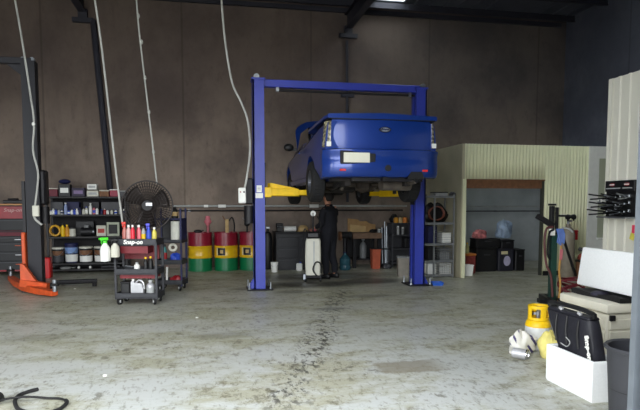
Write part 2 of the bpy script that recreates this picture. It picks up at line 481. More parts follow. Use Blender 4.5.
struct(MB().box(((OX0 + OX1) / 2, YP + 0.06, OZ - 0.11), (OX1 - OX0, 0.05, 0.16)).box(((OX0 + OX1) / 2, YP + 0.03, OZ - 0.015), (OX1 - OX0, 0.08, 0.03)).build('trim_5', BROWN))
struct(MB().box(((XS + 0.1 + XR) / 2, YB - 0.03, ZP / 2), (XR - XS - 0.1, 0.05, ZP)).build('wall_store_back', STOREW))
struct(MB().box((OX1 + 0.35, YP + 0.0, 0.06), (8.1 - OX1 + 0.0, 0.05, 0.12)).build('baseboard_partition', DRK) if False else MB().box(((OX1 + 8.1) / 2, YP - 0.025, 0.05), (8.1 - OX1, 0.02, 0.1)).build('baseboard_partition', DRK))
struct(MB().box((8.14, YP, ZP / 2), (0.1, 0.08, ZP)).box((9.43, YP, ZP / 2), (0.14, 0.08, ZP)).box((8.8, YP, ZP - 0.05), (1.2, 0.07, 0.1)).build('trim_6', WHITE))
dm = MB(); dm.box((8.27, YP, 1.37), (0.16, 0.045, 2.66)).box((9.3, YP, 1.37), (0.12, 0.045, 2.66)).box((8.8, YP, 0.4), (0.9, 0.045, 0.72)).box((8.8, YP, 2.62), (0.9, 0.045, 0.16))
do = struct(dm.build('door_1', WHITE))
GL, nt, b = node_mat('tinted_green_glass'); b.inputs['Base Color'].default_value = lin((178, 182, 158)); b.inputs['Roughness'].default_value = 0.3; b.inputs['Specular IOR Level'].default_value = 0.6
MB().box((8.8, YP, 1.65), (0.9, 0.012, 1.78)).build('glass', GL, do)
MB().box((8.8, YP - 0.03, 0.79), (0.9, 0.05, 0.04)).build('rail', WHITE, do)

# the white sheeted office on the right
XO, YO1, ZO = 5.56, 7.05, 3.3
pr_ = []
y = 2.75
while y < YO1 - 0.01:
    pr_ += [(y, 0), (y + 0.11, 0), (y + 0.125, -0.02), (y + 0.155, -0.02), (y + 0.17, 0)]; y += 0.19
pr_.append((YO1, 0))
s = MB(); s.loft([[(XO + o_, yy, 0) for yy, o_ in pr_], [(XO + o_, yy, ZO) for yy, o_ in pr_]], cap=False, closed=False)
s.box((XO + 0.05, YO1 - 0.02, ZO / 2), (0.13, 0.05, ZO))
struct(s.build('wall_office', SHEETW))
struct(MB().box(((XO + XR) / 2 + 0.1, YO1 - 0.03, ZO / 2), (XR - XO - 0.2, 0.06, ZO)).build('wall_office_end', SHEETW))
struct(MB().box(((XO + XR) / 2 + 0.05, (2.75 + YO1) / 2, ZO - 0.03), (XR - XO - 0.12, YO1 - 2.8, 0.05)).build('ceiling_office', LGREY))

# ------------------------------------------------------------------ pipes and struts on the back wall
def air_pipe(y_off, z, r, name, m, label, x0, x1):
    p = MB(); p.cyl((x0, YB - y_off, z), (x1, YB - y_off, z), r, n=10)
    k = x0 + 0.4
    t_ = thing(name, label, 'pipe', (0, 0, 0))
    p.build('pipe', m, t_)
    while k < x1:
        MB().box((k, YB - y_off / 2, z), (0.05, y_off, 0.05)).build('pipe_mount', STEEL, t_)
        k += 1.7
    return t_
zp = 1.50
t1 = air_pipe(0.1, zp, 0.022, 'air_pipe', LGREY, 'pale air pipe running along the brown back wall behind the blue hoist', -0.9, 5.0)
MB().box((0.28, YB - 0.12, zp), (0.18, 0.1, 0.07)).build('coupling', WHITE, t1)
MB().box((-0.1, YB - 0.12, zp), (0.1, 0.08, 0.06)).build('coupling', WHITE, t1)
MB().box((2.55, YB - 0.12, zp), (0.22, 0.1, 0.08)).build('coupling', WHITE, t1)
air_pipe(0.08, zp - 0.11, 0.018, 'air_pipe', DRK, 'dark thinner pipe running just under the pale air pipe', -0.9, 4.9)
air_pipe(0.14, zp - 0.02, 0.02, 'air_pipe', LGREY, 'grey pipe on the far wall inside the corrugated store room', 5.4, 9.2)
air_pipe(0.12, zp - 0.14, 0.015, 'air_pipe', DGREY, 'thin dark pipe below the grey pipe inside the store room', 5.4, 9.2)

def strut(pts, r, label, br):
    t_ = thing('conduit_pipe', label, 'pipe')
    MB().tube(pts, r, 8, 1).build('mounted_pipe', RAFT, t_)
    for (x_, z_) in br: MB().box((x_, YB - 0.06, z_), (0.34, 0.08, 0.09), bev=0.01).build('wall_mount', RAFT, t_)
    return t_
a = onY(347, 37, YB - 0.09); c = onY(348, 205, YB - 0.12)
strut([(a.x, YB - 0.07, 5.6), (c.x, YB - 0.07, 1.6)], 0.035, 'dark vertical conduit on the back wall above the lifted blue ute', [(onY(347, 96, YB).x, onY(347, 96, YB).z)])
a = onY(93, 20, YB - 0.09); c = onY(111, 200, YB - 0.09)
strut([(a.x, YB - 0.08, a.z), (c.x, YB - 0.08, c.z)], 0.07, 'dark leaning conduit on the back wall above the cluttered black shelf unit', [])

# ================================================================== BLUE TWO-POST HOIST
HX0, HX1, HY, HH = 0.86, 3.90, 10.15, 3.74
ho = thing('two_post_hoist', 'blue two post car hoist with top crossbar standing under the lifted ute', 'hoist', (0, HY, 0))
def cpost(mb, x, s, h, w=0.2, d=0.27):
    """a post folded from plate: open channel facing inward (s=+1 opens to +x)"""
    t_ = 0.025
    mb.box((x - s * (w / 2 - t_ / 2), 0, h / 2), (t_, d, h)).box((x, -d / 2 + t_ / 2, h / 2), (w, t_, h)).box((x, d / 2 - t_ / 2, h / 2), (w, t_, h))
    mb.box((x + s * (w / 2 - t_ / 2), -d / 2 + 0.045, h / 2), (t_, 0.07, h)).box((x + s * (w / 2 - t_ / 2), d / 2 - 0.045, h / 2), (t_, 0.07, h))
for x, s, h in ((HX0, 1, HH), (HX1, -1, HH - 0.05)):
    m = MB(); cpost(m, x, s, h); po = m.build('post', BLUEP, ho)
    m = MB(); m.box((x, 0, 0.012), (0.46, 0.5, 0.024), bev=0.006); bp_ = m.build('base_plate', DRK, ho)
    for bx in (-0.19, 0.19):
        for by in (-0.2, 0.2):
            MB().cyl((x + bx, by, 0.024), (x + bx, by, 0.05), 0.024, n=6).cyl((x + bx, by, 0.05), (x + bx, by, 0.15), 0.012, n=8).build('anchor_bolt', STEEL, bp_)
    # gussets at the foot
    for gy in (-0.09, 0.07): MB().prism([(x - s * 0.1, 0.024), (x - s * 0.2, 0.024), (x - s * 0.1, 0.2)], 'y', gy, gy + 0.02).build('gusset', BLUEP, ho)
    MB().box((x, 0, h + 0.01), (0.24, 0.3, 0.03)).build('top_cap', BLUEP, ho)
    for by in (-0.1, 0.1): MB().cyl((x - s * 0.03, by - 0.02, h + 0.05), (x - s * 0.03, by + 0.02, h + 0.05), 0.05, n=14).build('pulley', STEEL, ho)
# crossbar
m = MB(); m.box(((HX0 + HX1) / 2, 0, HH - 0.045), (HX1 - HX0 + 0.06, 0.13, 0.13), bev=0.008); m.build('crossbar', BLUEP, ho)
m = MB(); m.cyl((HX0 + 0.35, -0.02, HH - 0.16), (HX1 - 0.1, -0.02, HH - 0.16), 0.02, n=10); m.build('safety_bar', DRK, ho)
for bx in (HX0 + 0.35, HX1 - 0.2): MB().box((bx, -0.02, HH - 0.14), (0.05, 0.06, 0.09)).build('bracket', STEEL, ho)
# power unit, stickers, carriages, arms
MB().box((HX0 - 0.17, 0.04, 1.78), (0.14, 0.24, 0.46), bev=0.02).build('power_unit', DRK, ho)
MB().cyl((HX0 - 0.17, 0.04, 1.2), (HX0 - 0.17, 0.04, 1.52), 0.09, n=16).build('oil_tank', DRK, ho)
st = MB().box((HX0 + 0.0, -0.137, 1.82), (0.09, 0.002, 0.12)).build('sticker', WHITE, ho)
MB().box((HX0 - 0.0, -0.137, 1.70), (0.13, 0.002, 0.09)).build('sticker', WHITE, ho)
for k in range(3): MB().box((HX0, -0.139, 1.80 + 0.025 * k), (0.06, 0.002, 0.008)).build('print_line', GREY, st)
CZ = 1.76
for x, s in ((HX0, 1), (HX1, -1)):
    MB().box((x + s * 0.05, 0, CZ + 0.15), (0.14, 0.2, 0.75)).build('carriage', DRK, ho)
    MB().box((x + s * 0.16, 0, CZ), (0.12, 0.3, 0.18), bev=0.01).build('arm_bracket', YELLOW, ho)
def arm(p, q, lab):
    p = Vector(p); q = Vector(q); d = (q - p); L = d.length; an = math.atan2(d.y, d.x)
    mid = p + d * 0.34
    a_ = MB().box(mid, (L * 0.68, 0.13, 0.13), (0, 0, an), bev=0.008).build('lift_arm', YELLOW, ho)
    e = p + d * 0.8
    MB().box(e, (L * 0.40, 0.09, 0.09), (0, 0, an), bev=0.006).build('extension', YELLOW, a_)
    sg = math.copysign(1, d.x); w3 = MB().prism([(0, 0.06), (0, 0.17), (L * 0.66, 0.07)], 'y', -0.03, 0.03)
    w3.build('stiffener', YELLOW, a_, loc=p, rz=an)
    MB().cyl((q.x, q.y, q.z - 0.02), (q.x, q.y, q.z + 0.07), 0.05, n=14).cyl((q.x, q.y, q.z + 0.07), (q.x, q.y, q.z + 0.15), 0.075, n=16).build('lift_pad', RUB, a_)
arm((HX0 + 0.2, -0.08, CZ), (1.82, -0.02, CZ), 0)
arm((HX0 + 0.2, 0.1, CZ), (1.98, 1.15, CZ), 0)
arm((HX1 - 0.2, -0.08, CZ), (3.44, -0.02, CZ), 0)
arm((HX1 - 0.2, 0.1, CZ), (3.30, 1.15, CZ), 0)

# ================================================================== GREY/ORANGE HOIST ON THE LEFT
h2 = thing('two_post_hoist', 'dark grey car hoist post with orange foot beam and lowered orange arms', 'hoist', (-3.07, 10.75, 0))
H2 = 4.03
DP = mat('hoist_dark', (27, 27, 34), 0.6, var=0.1)
m = MB(); t_ = 0.025
m.box((0.10, 0, H2 / 2), (t_, 0.20, H2)).box((0.0, -0.09, H2 / 2), (0.20, t_, H2)).box((0.0, 0.09, H2 / 2), (0.20, t_, H2)).box((-0.10, -0.07, H2 / 2), (t_, 0.05, H2)).box((-0.10, 0.07, H2 / 2), (t_, 0.05, H2))
m.build('post', DP, h2)
MB().box((-1.5, 0, H2 - 0.0), (3.1, 0.12, 0.11), bev=0.01).build('crossbar', DP, h2)
MB().prism([(-0.12, H2 - 0.06), (-0.12, H2 - 0.25), (-0.36, H2 - 0.06)], 'y', -0.03, 0.03).build('gusset', DP, h2)
for bx in (-0.09, 0.06): MB().cyl((bx, -0.05, H2 + 0.03), (bx, 0.05, H2 + 0.03), 0.04, n=12).build('pulley', STEEL, h2)
MB().box((0, 0, 0.015), (0.4, 0.46, 0.03), bev=0.006).build('base_plate', DRK, h2)
m = MB(); m.box((-0.17, -0.06, 0.55), (0.06, 0.16, 1.0), bev=0.01); m.build('carriage', ORANGE, h2)
m = MB(); m.box((-0.155, 0, 1.5), (0.05, 0.16, 0.9)); m.build('carriage_shoe', DRK, h2)
m = MB(); m.box((0.17, 0.02, 1.84), (0.1, 0.24, 0.62), bev=0.03).build('power_unit', DRK, h2)
MB().cyl((0.17, 0.02, 1.2), (0.17, 0.02, 1.5), 0.07, n=14).build('oil_tank', DRK, h2)
# curved orange arms folded along the floor, seen from the side
def arm2(pts, w, h):
    m = MB(); rows = []
    P = [Vector(p) for p in pts]
    for i, p in enumerate(P):
        d = (P[min(i + 1, len(P) - 1)] - P[max(i - 1, 0)]); d.z = 0; d.normalize(); n_ = Vector((-d.y, d.x, 0)); k = 1 - 0.35 * abs(2 * i / (len(P) - 1) - 1)
        rows.append([p + n_ * w * k / 2 + Vector((0, 0, h * k)), p - n_ * w * k / 2 + Vector((0, 0, h * k)), p - n_ * w * k / 2, p + n_ * w * k / 2])
    m.loft(rows); return m
g_ = lambda px, py: onZ(px, py) - Vector((-3.07, 10.75, 0))
q = [g_(11, 281), g_(17, 287), g_(27, 292), g_(40, 295.5), g_(55, 297.5)]
for v in q: v.z = 0.03
a_ = arm2(q, 0.17, 0.12).build('lift_arm', ORANGE, h2)
for v in (q[0], q[-1]):
    MB().cyl((v.x, v.y, 0.10), (v.x, v.y, 0.30), 0.035, n=10).build('pin', STEEL, a_)
    MB().cyl((v.x, v.y, 0.2), (v.x, v.y, 0.24), 0.075, n=12).build('lift_pad', RUB, a_)
MB().prism([(-0.18, 0.16), (0.10, 0.16), (0.02, 0.28), (-0.12, 0.5), (-0.18, 0.52)], 'y', -0.32, -0.22).build('arm_bracket', ORANGE, h2)
MB().box((0.06, -0.36, 0.15), (0.5, 0.1, 0.12), (0, 0.12, -0.3)).build('lift_arm', ORANGE, h2)
MB().cyl((0.2, 0.25, 0.10), (0.95, 0.35, 0.10), 0.045, n=10).cyl((0.2, 0.25, 0.10), (0.2, 0.25, 0.0), 0.04, n=10).cyl((0.9, 0.345, 0.10), (0.9, 0.345, 0.0), 0.04, n=8).build('lift_arm', DRK, h2)
# pendant cable with switch box
def cord(name, label, pts, r, m, box=None, extra=None, cat='cable'):
    t_ = thing(name, label, cat)
    MB().tube(pts, r, 8, 5).build('cable', m, t_)
    return t_
CABM = mat('pale_cable', (176, 176, 170), 0.55)
D = 9.7
pp = [(14, -6), (22, 40), (30, 92), (34, 122), (33, 150), (38, 172), (37, 190), (35, 206)]
c1 = cord('pendant_cable', 'pale cable hanging along the dark grey hoist post down to a cream switch box', [onD(x, y, D) for x, y in pp], 0.017, CABM)
top = onD(14, -6, D); MB().tube([top, top + Vector((-0.12, 0.05, ZC - top.z - 0.05))], 0.017, 8, 1).build('cable', CABM, c1)
v = onD(36, 211, D); MB().box(v, (0.11, 0.07, 0.19), bev=0.012).build('switch_box', CREAM, c1)
MB().tube([onD(34, 216, D), onD(36, 220, D), onD(42, 225, D)], 0.02, 8, 4).build('lead', CABM, c1)
v2 = onD(33.5, 124, D); MB().ball(v2, 0.03).build('cable_clip', WHITE, c1)

D = 9.2
pp = [(94, -6), (102, 50), (110, 120), (117, 180), (123, 226)]
c2 = cord('hanging_cable', 'pale cable hanging from the roof to the cart beside the fan', [onD(x, y, D) for x, y in pp], 0.016, CABM)
top = onD(94, -6, D); MB().tube([top, top + Vector((-0.2, 0.05, ZC - top.z - 0.05))], 0.016, 8, 1).build('cable', CABM, c2)
pp = [(136, -6), (139, 30), (146, 90), (152, 140), (157, 184)]
c3 = cord('hanging_cable', 'knotted pale cable hanging from the roof to the top of the fan', [onD(x, y, 9.75) for x, y in pp], 0.014, CABM)
top = onD(136, -6, 9.75); MB().tube([top, top + Vector((-0.08, 0.05, ZC - top.z - 0.05))], 0.014, 8, 1).build('cable', CABM, c3)
for (x, y) in ((138.5, 16), (141.5, 42), (145, 78), (149, 112), (153.5, 152)):
    MB().ball(onD(x, y, 9.75), 0.03, (0.8, 0.8, 1.4)).build('cable_tie', CABM, c3)
pp = [(221, -6), (225, 40), (232, 82), (241, 102), (248, 122), (250, 150), (247, 176), (244.5, 190)]
c4 = cord('pendant_cable', 'pale looping cable hanging beside the blue hoist post to a white switch box', [onD(x, y, 9.75) for x, y in pp], 0.018, CABM)
top = onD(221, -6, 9.75); MB().tube([top, top + Vector((-0.05, 0.05, ZC - top.z - 0.05))], 0.018, 8, 1).build('cable', CABM, c4)
v = onD(242.2, 195.5, 9.75); bx_ = MB().box(v, (0.13, 0.09, 0.27), bev=0.015).build('switch_box', WHITE, c4)
MB().cyl(v + Vector((0.03, -0.05, 0.06)), v + Vector((0.03, -0.035, 0.06)), 0.016, n=10).build('button', BLK, bx_)
MB().cyl(v + Vector((-0.03, -0.05, 0.06)), v + Vector((-0.03, -0.035, 0.06)), 0.012, n=10).build('button', RED, bx_)

# ================================================================== THE LIFTED UTE
CX, CY, CZ0 = 2.65, 8.42, 1.60
PAINT, nt, b = node_mat('deep_blue_metallic'); g = NG(nt)
tc = g.n('ShaderNodeTexCoord').outputs['Object']; f_ = g.noise(tc, 400.0, 2)
nt.links.new(g.mix(f_, lin((10, 46, 122)), lin((16, 62, 152))), b.inputs['Base Color'])
b.inputs['Roughness'].default_value = 0.36; b.inputs['Metallic'].default_value = 0.35; b.inputs['Coat Weight'].default_value = 0.8; b.inputs['Coat Roughness'].default_value = 0.1
UNDER = mat('underbody', (34, 30, 28), 0.85, var=0.5, scale=12, bump=0.3)
EXH = mat('exhaust_steel', (112, 104, 96), 0.5, 0.6, var=0.3)
car = thing('pickup_car', 'blue utility pickup with hard tray lid and raised bonnet up on the hoist', 'car', (CX, CY, CZ0))
# lower body: sections along the car, half outline mirrored
def sect(y, zb, zt, wb, wm, wt, crown=0.02):
    z1 = zb + (zt - zb) * 0.22; z2 = zb + (zt - zb) * 0.55
    half = [(wb, zb), (wm - 0.015, z1), (wm, z2), (wm - 0.02, zt - 0.14), (wt, zt - 0.02), (wt - 0.05, zt)]
    return [(x, y, z) for x, z in half] + [(0, y, zt + crown)] + [(-x, y, z) for x, z in half[::-1]]
rows = [sect(0.06, 0.42, 1.22, 0.82, 0.90, 0.86), sect(0.25, 0.38, 1.225, 0.84, 0.93, 0.87), sect(1.1, 0.34, 1.19, 0.84, 0.955, 0.86),
        sect(1.9, 0.32, 1.12, 0.82, 0.935, 0.85), sect(2.6, 0.32, 1.06, 0.82, 0.93, 0.85), sect(3.3, 0.32, 1.04, 0.82, 0.935, 0.85), sect(3.95, 0.32, 1.00, 0.82, 0.945, 0.83), sect(4.6, 0.34, 0.93, 0.78, 0.90, 0.74), sect(4.92, 0.36, 0.84, 0.62, 0.76, 0.6)]
body = MB().loft(rows).build('body', PAINT, car, ang=40)
WR = 0.345; AX = (1.16, 3.98)
cut = MB()
for y in AX:
    for s in (-1, 1): cut.cyl((s * 0.66, y, 0.36), (s * 1.2, y, 0.36), WR + 0.07, n=32)
for s in (-1, 1):
    cut.box((s * 0.937, 2.62, 0.62), (0.012, 0.012, 0.62)).box((s * 0.937, 1.96, 0.62), (0.012, 0.012, 0.5))
co = cut.build('cutter', None, car)
md = body.modifiers.new('b', 'BOOLEAN'); md.object = co; md.operation = 'DIFFERENCE'; md.solver = 'EXACT'
bake(body); bpy.data.objects.remove(co)
body.data.materials.clear(); body.data.materials.append(PAINT)
body.data.set_sharp_from_angle(angle=R(40))
# tailgate
def curved_panel(x0, x1, z0, z1, y, bow, th, nz=6, zbow=0.0):
    m = MB()
    def f(u, v, off=0.0):
        x = x0 + (x1 - x0) * u; z = z0 + (z1 - z0) * v
        k = 1 - (2 * u - 1) ** 2
        return (x, y + off - bow * k - zbow * (1 - (2 * v - 1) ** 2), z)
    nu = 18
    rows_ = []
    for i in range(nu + 1):
        u = i / nu
        rows_.append([f(u, v / nz) for v in range(nz + 1)] + [f(u, v / nz, th) for v in range(nz, -1, -1)])
    m.loft(rows_); return m
tg = curved_panel(-0.80, 0.80, 0.80, 1.25, 0.075, 0.055, 0.05, zbow=0.012).build('tailgate', PAINT, car, ang=50)
m = curved_panel(-0.78, 0.78, 1.00, 1.085, 0.066, 0.055, 0.02); m.build('crease', PAINT, tg, ang=50)
# oval badge
bd = MB().lathe([(0.0, 0.0), (0.10, 0.0), (0.105, 0.006), (0.10, 0.014), (0.078, 0.014), (0.076, 0.008), (0, 0.008)], n=32).build('badge', CHROME, tg)
bd.scale = (0.95, 0.42, 1); bd.rotation_euler = (math.pi / 2, 0, 0); bd.location = (0.03, 0.002, 1.10)
bl = MB().lathe([(0, 0.0085), (0.076, 0.0085)], n=28).build('badge_field', mat('badge_grey', (150, 156, 170), 0.3, 0.5), bd, recalc=False)
MB().tube([(-0.06, -0.03, 0.012), (-0.045, 0.05, 0.012), (-0.03, 0.0, 0.012), (-0.01, 0.03, 0.012), (0.01, -0.02, 0.012), (0.03, 0.03, 0.012), (0.05, -0.01, 0.012), (0.065, 0.04, 0.012)], 0.009, 6, 4).build('script', NAVY, bd)
# bumper
rows = []
nu = 26
for i in range(nu + 1):
    u = -1 + 2 * i / nu
    x = 0.945 * u; wrap = 0.17 * abs(u) ** 7; y = -0.06 - 0.06 * (1 - u * u) + wrap
    prof = [(0.14, 0.355), (0.03, 0.37), (-0.01, 0.42), (-0.02, 0.56), (-0.005, 0.62), (0.0, 0.70), (-0.03, 0.745), (-0.03, 0.775), (0.02, 0.795), (0.14, 0.795)]
    rows.append([(x, y + a, z) for a, z in prof])
bm_ = MB().loft(rows).build('bumper', PAINT, car, ang=40)
MB().box((-0.43, -0.115, 0.66), (0.56, 0.03, 0.20), bev=0.012).build('plate_recess', BLK, bm_)
pl = MB().box((-0.455, -0.136, 0.655), (0.41, 0.008, 0.15), bev=0.003).build('number_plate', mat('plate_cream', (226, 224, 206), 0.5, var=0.03), bm_)
for k, s in ((-0.66, -1), (0.66, 1)):
    MB().box((k + 0.0, -0.085 + 0.0, 0.47), (0.10, 0.03, 0.035), (0, 0, -0.06 * s * -1), bev=0.006).build('reflector', mat('reflector_red', (215, 50, 55), 0.25), bm_)
MB().cyl((0.04, -0.15, 0.50), (0.04, -0.1, 0.50), 0.05, n=16).build('tow_cover', BLK, bm_)
MB().prism([(0.36, 0.34), (0.64, 0.34), (0.60, 0.45), (0.42, 0.45)], 'y', -0.126, -0.02).build('exhaust_cutout', BLK, bm_)
MB().box((0.0, 0.03, 0.795), (1.56, 0.1, 0.012)).build('shut_line', BLK, car)
MB().box((0.0, 0.8, 1.256), (1.70, 1.62, 0.012)).build('lid_seal', BLK, car)
# tail lights wrap round the corners
TLM, nt, b = node_mat('tail_light_lens'); g = NG(nt)
tc = g.n('ShaderNodeTexCoord').outputs['Object']; nn = g.noise(tc, 26.0, 2)
nt.links.new(g.mix(g.step(nn, 0.42, 0.58), lin((168, 162, 132)), lin((84, 78, 62))), b.inputs['Base Color']); b.inputs['Roughness'].default_value = 0.12; b.inputs['Coat Weight'].default_value = 0.6
for s in (-1, 1):
    rows = []
    for i in range(9):
        t = i / 8; z = 0.83 + 0.39 * t; k = 0.03 * t
        rows.append([(s * (0.825 - k * 0.2), 0.03, z), (s * (0.87 - k), 0.045, z), (s * (0.91 - k), 0.10, z), (s * (0.93 - k), 0.20 - 0.03 * t, z), (s * (0.83), 0.22, z), (s * 0.815, 0.12, z)])
    tl = MB().loft(rows).build('tail_light', TLM, car, ang=50)
    MB().box((s * 0.855, 0.026, 0.87), (0.07, 0.012, 0.07)).build('reverse_lens', WHITE, tl)
# hard lid over the tray
rows = []
for i in range(11):
    y = -0.02 + 1.92 * i / 10; t = i / 10
    zt = 1.325 - 0.015 * t; w_ = 0.91 - 0.03 * t
    ed = 0.0 if 0 < i < 10 else 0.03
    rows.append([(-w_ + ed, y, zt - 0.065), (-w_ + ed, y, zt - 0.02), (-w_ + 0.05, y, zt + 0.005 - ed * 0.3), (0, y, zt + 0.035 - ed * 0.3), (w_ - 0.05, y, zt + 0.005 - ed * 0.3), (w_ - ed, y, zt - 0.02), (w_ - ed, y, zt - 0.065)])
MB().loft(rows).build('tray_lid', PAINT, car, ang=45)
# cab
def csec(y, zt, wt, wb, zb):
    half = [(wb, zb), (wt + 0.06, zt - 0.14), (wt, zt - 0.03), (wt - 0.12, zt)]
    return [(x, y, z) for x, z in half] + [(0, y, zt + 0.02)] + [(-x, y, z) for x, z in half[::-1]]
cab = MB().loft([csec(1.93, 1.30, 0.66, 0.85, 1.05), csec(2.06, 1.46, 0.62, 0.85, 1.05), csec(2.5, 1.52, 0.62, 0.85, 1.05), csec(3.0, 1.50, 0.62, 0.85, 1.05), csec(3.55, 1.2, 0.68, 0.84, 1.03), csec(3.75, 1.06, 0.72, 0.84, 1.0)]).build('cab', PAINT, car, ang=40)
for s in (-1, 1):
    MB().prism([(2.12, 1.09), (3.5, 1.09), (3.08, 1.40), (2.2, 1.40)], 'x', s * 0.755, s * 0.80).build('side_window', GLASSD, cab)
    # mirrors
    mr = MB().ball((s * 1.06, 3.0, 1.10), 0.11, (0.95, 0.5, 0.72), 14).build('mirror', BLK, car)
    MB().box((s * 0.95, 3.02, 1.06), (0.12, 0.05, 0.05)).build('mirror_arm', BLK, mr)
    MB().box((s * 0.955, 2.36, 0.92), (0.03, 0.16, 0.03), bev=0.008).build('door_handle', PAINT, car)
    MB().box((s * 0.925, 2.55, 0.38), (0.05, 2.0, 0.1), bev=0.02).build('side_skirt', PAINT, car)
MB().prism([(1.95, 1.32), (2.05, 1.44), (2.06, 1.43), (1.96, 1.31)], 'x', -0.56, 0.56).build('rear_window', GLASSD, cab)
# bonnet hinged up at the windscreen
rows = []
for i in range(9):
    t = i / 8; y = 3.72 + 0.62 * t; z = 1.07 + 0.75 * t + 0.05 * math.sin(math.pi * t)
    w_ = 0.76 - 0.30 * max(0, (t - 0.55) / 0.45) ** 2
    rows.append([(-w_, y, z), (-w_ * 0.5, y + 0.0, z + 0.03), (0, y, z + 0.035), (w_ * 0.5, y, z + 0.03), (w_, y, z), (w_, y + 0.03, z - 0.03), (0, y + 0.03, z - 0.01), (-w_, y + 0.03, z - 0.03)])
MB().loft(rows).build('bonnet', PAINT, car, ang=40)
# wheels, suspension drooping
TYRE = mat('tyre', (24, 24, 25), 0.85, var=0.2, scale=30); RIM = mat('alloy_rim', (120, 122, 128), 0.35, 0.7)
for y in AX:
    for s in (-1, 1):
        zc = 0.335 if y < 2 else 0.30; XW = 0.85 if y < 2 else 0.80
        prof = [(0.20, -0.11), (0.30, -0.118), (0.335, -0.10), (WR, -0.07), (WR, 0.07), (0.335, 0.10), (0.30, 0.118), (0.20, 0.11)]
        wt = MB().lathe(prof + [prof[0]], (s * XW, y, zc), 36, (0, math.pi / 2, 0))
        for k in range(28):
            a = 2 * math.pi * k / 28
            wt.box((s * XW, y + math.cos(a) * (WR + 0.001), zc + math.sin(a) * (WR + 0.001)), (0.15, 0.03, 0.012), (a + math.pi / 2, 0, 0))
        wh = wt.build('wheel', TYRE, car)
        m = MB().lathe([(0, 0.06), (0.05, 0.06), (0.06, 0.04), (0.06, -0.03), (0, -0.03)], (s * XW, y, zc), 16, (0, s * math.pi / 2, 0))
        m.lathe([(0.205, 0.10), (0.19, 0.095), (0.185, -0.1), (0.205, -0.105), (0.205, 0.10)], (s * XW, y, zc), 28, (0, s * math.pi / 2, 0))
        for k in range(5):
            a = 2 * math.pi * k / 5; m.box((s * (XW + 0.05), y + math.cos(a) * 0.115, zc + math.sin(a) * 0.115), (0.03, 0.16, 0.045), (a, 0, 0))
        m.build('rim', RIM, wh)
        MB().cyl((s * (XW - 0.06), y, zc), (s * (XW - 0.03), y, zc), 0.14, n=24).build('brake_disc', EXH, wh)
# underbody
m = MB(); m.box((0, 2.4, 0.36), (1.3, 4.3, 0.08)).box((-0.5, 2.2, 0.30), (0.1, 3.9, 0.12)).box((0.5, 2.2, 0.30), (0.1, 3.9, 0.12)); m.box((0, 0.35, 0.40), (1.5, 0.25, 0.18))
m.build('underbody', UNDER, car)
m = MB(); m.cyl((-0.7, AX[0], 0.29), (0.7, AX[0], 0.29), 0.045, n=14).ball((0.0, AX[0], 0.29), 0.15, (1, 1.1, 0.95)).box((0, AX[0] - 0.13, 0.29), (0.2, 0.06, 0.2), bev=0.03)
m.build('rear_axle', mat('axle_iron', (66, 58, 52), 0.7, 0.4, var=0.35), car)
for s in (-1, 1):
    MB().tube([(s * 0.56, 0.4, 0.33), (s * 0.56, 0.8, 0.24), (s * 0.56, 1.16, 0.22), (s * 0.56, 1.6, 0.26), (s * 0.56, 1.9, 0.32)], 0.03, 8, 4).build('leaf_spring', DRK, car)
    MB().cyl((s * 0.42, 1.02, 0.2), (s * 0.36, 0.85, 0.5), 0.035, n=10).build('shock_absorber', EXH, car)
    m = MB().tube([(s * 0.78, AX[1], 0.28), (s * 0.5, AX[1], 0.27), (s * 0.25, AX[1] - 0.05, 0.28)], 0.035, 8, 3); m.build('lower_arm', DRK, car)
MB().tube([(0.0, 1.3, 0.29), (0, 2.2, 0.30), (0, 3.0, 0.33)], 0.04, 10, 2).build('drive_shaft', EXH, car)
MB().tube([(0.25, 3.2, 0.26), (0.25, 2.2, 0.24), (0.28, 1.6, 0.22), (0.40, 1.2, 0.38), (0.5, 0.85, 0.33), (0.52, 0.3, 0.29), (0.52, -0.06, 0.30)], 0.032, 10, 5).build('exhaust_pipe', EXH, car)
MB().cyl((0.1, 0.42, 0.27), (0.62, 0.5, 0.27), 0.10, n=18).build('muffler', EXH, car)
MB().cyl((0.52, -0.12, 0.32), (0.52, 0.02, 0.32), 0.042, 0.04, n=16).build('exhaust_tip', CHROME, car)
MB().box((-0.30, 1.75, 0.25), (0.5, 0.6, 0.18), bev=0.04).build('fuel_tank', UNDER, car)
MB().box((0, 3.6, 0.24), (0.36, 0.6, 0.2), bev=0.04).build('oil_sump', UNDER, car)
MB().box((0, 0.05, 0.34), (1.0, 0.07, 0.07)).box((0.0, -0.03, 0.33), (0.07, 0.2, 0.06)).build('tow_bar', DRK, car)

# ================================================================== LEFT SIDE: tool chest, shelf unit, drums
# ---- red roller tool chest
ORD = ['first', 'second', 'third', 'fourth', 'fifth', 'sixth', 'seventh', 'eighth', 'ninth', 'tenth', 'eleventh', 'twelfth', 'thirteenth', 'fourteenth', 'fifteenth', 'sixteenth', 'seventeenth', 'eighteenth', 'nineteenth', 'twentieth']
YC = 13.0
xr = onY(29, 240, YC).x; xw = 1.15; xl = xr - xw
tc_ = thing('tool_chest', 'wide red tool chest with black drawers behind the dark grey hoist post', 'tool chest', (xl + xw / 2, YC, 0))
zt = onY(10, 205, YC).z
MB().box((0, 0.25, 0.10 + (zt - 0.10) / 2), (xw, 0.5, zt - 0.10), bev=0.01).build('body', BLK, tc_)
MB().box((0, -0.006, 0.14), (xw, 0.03, 0.07)).build('bottom_rail', DRED, tc_)
dr = MB().box((0, -0.01, zt - 0.16), (xw - 0.02, 0.02, 0.26), bev=0.004).build('top_panel', DRED, tc_)
text('lettering', 'Snap-on', 0.11, mat('faded_white', (205, 170, 165), 0.5), dr, (0.28, -0.022, zt - 0.11), (math.pi / 2, 0, 0), shear=0.25)
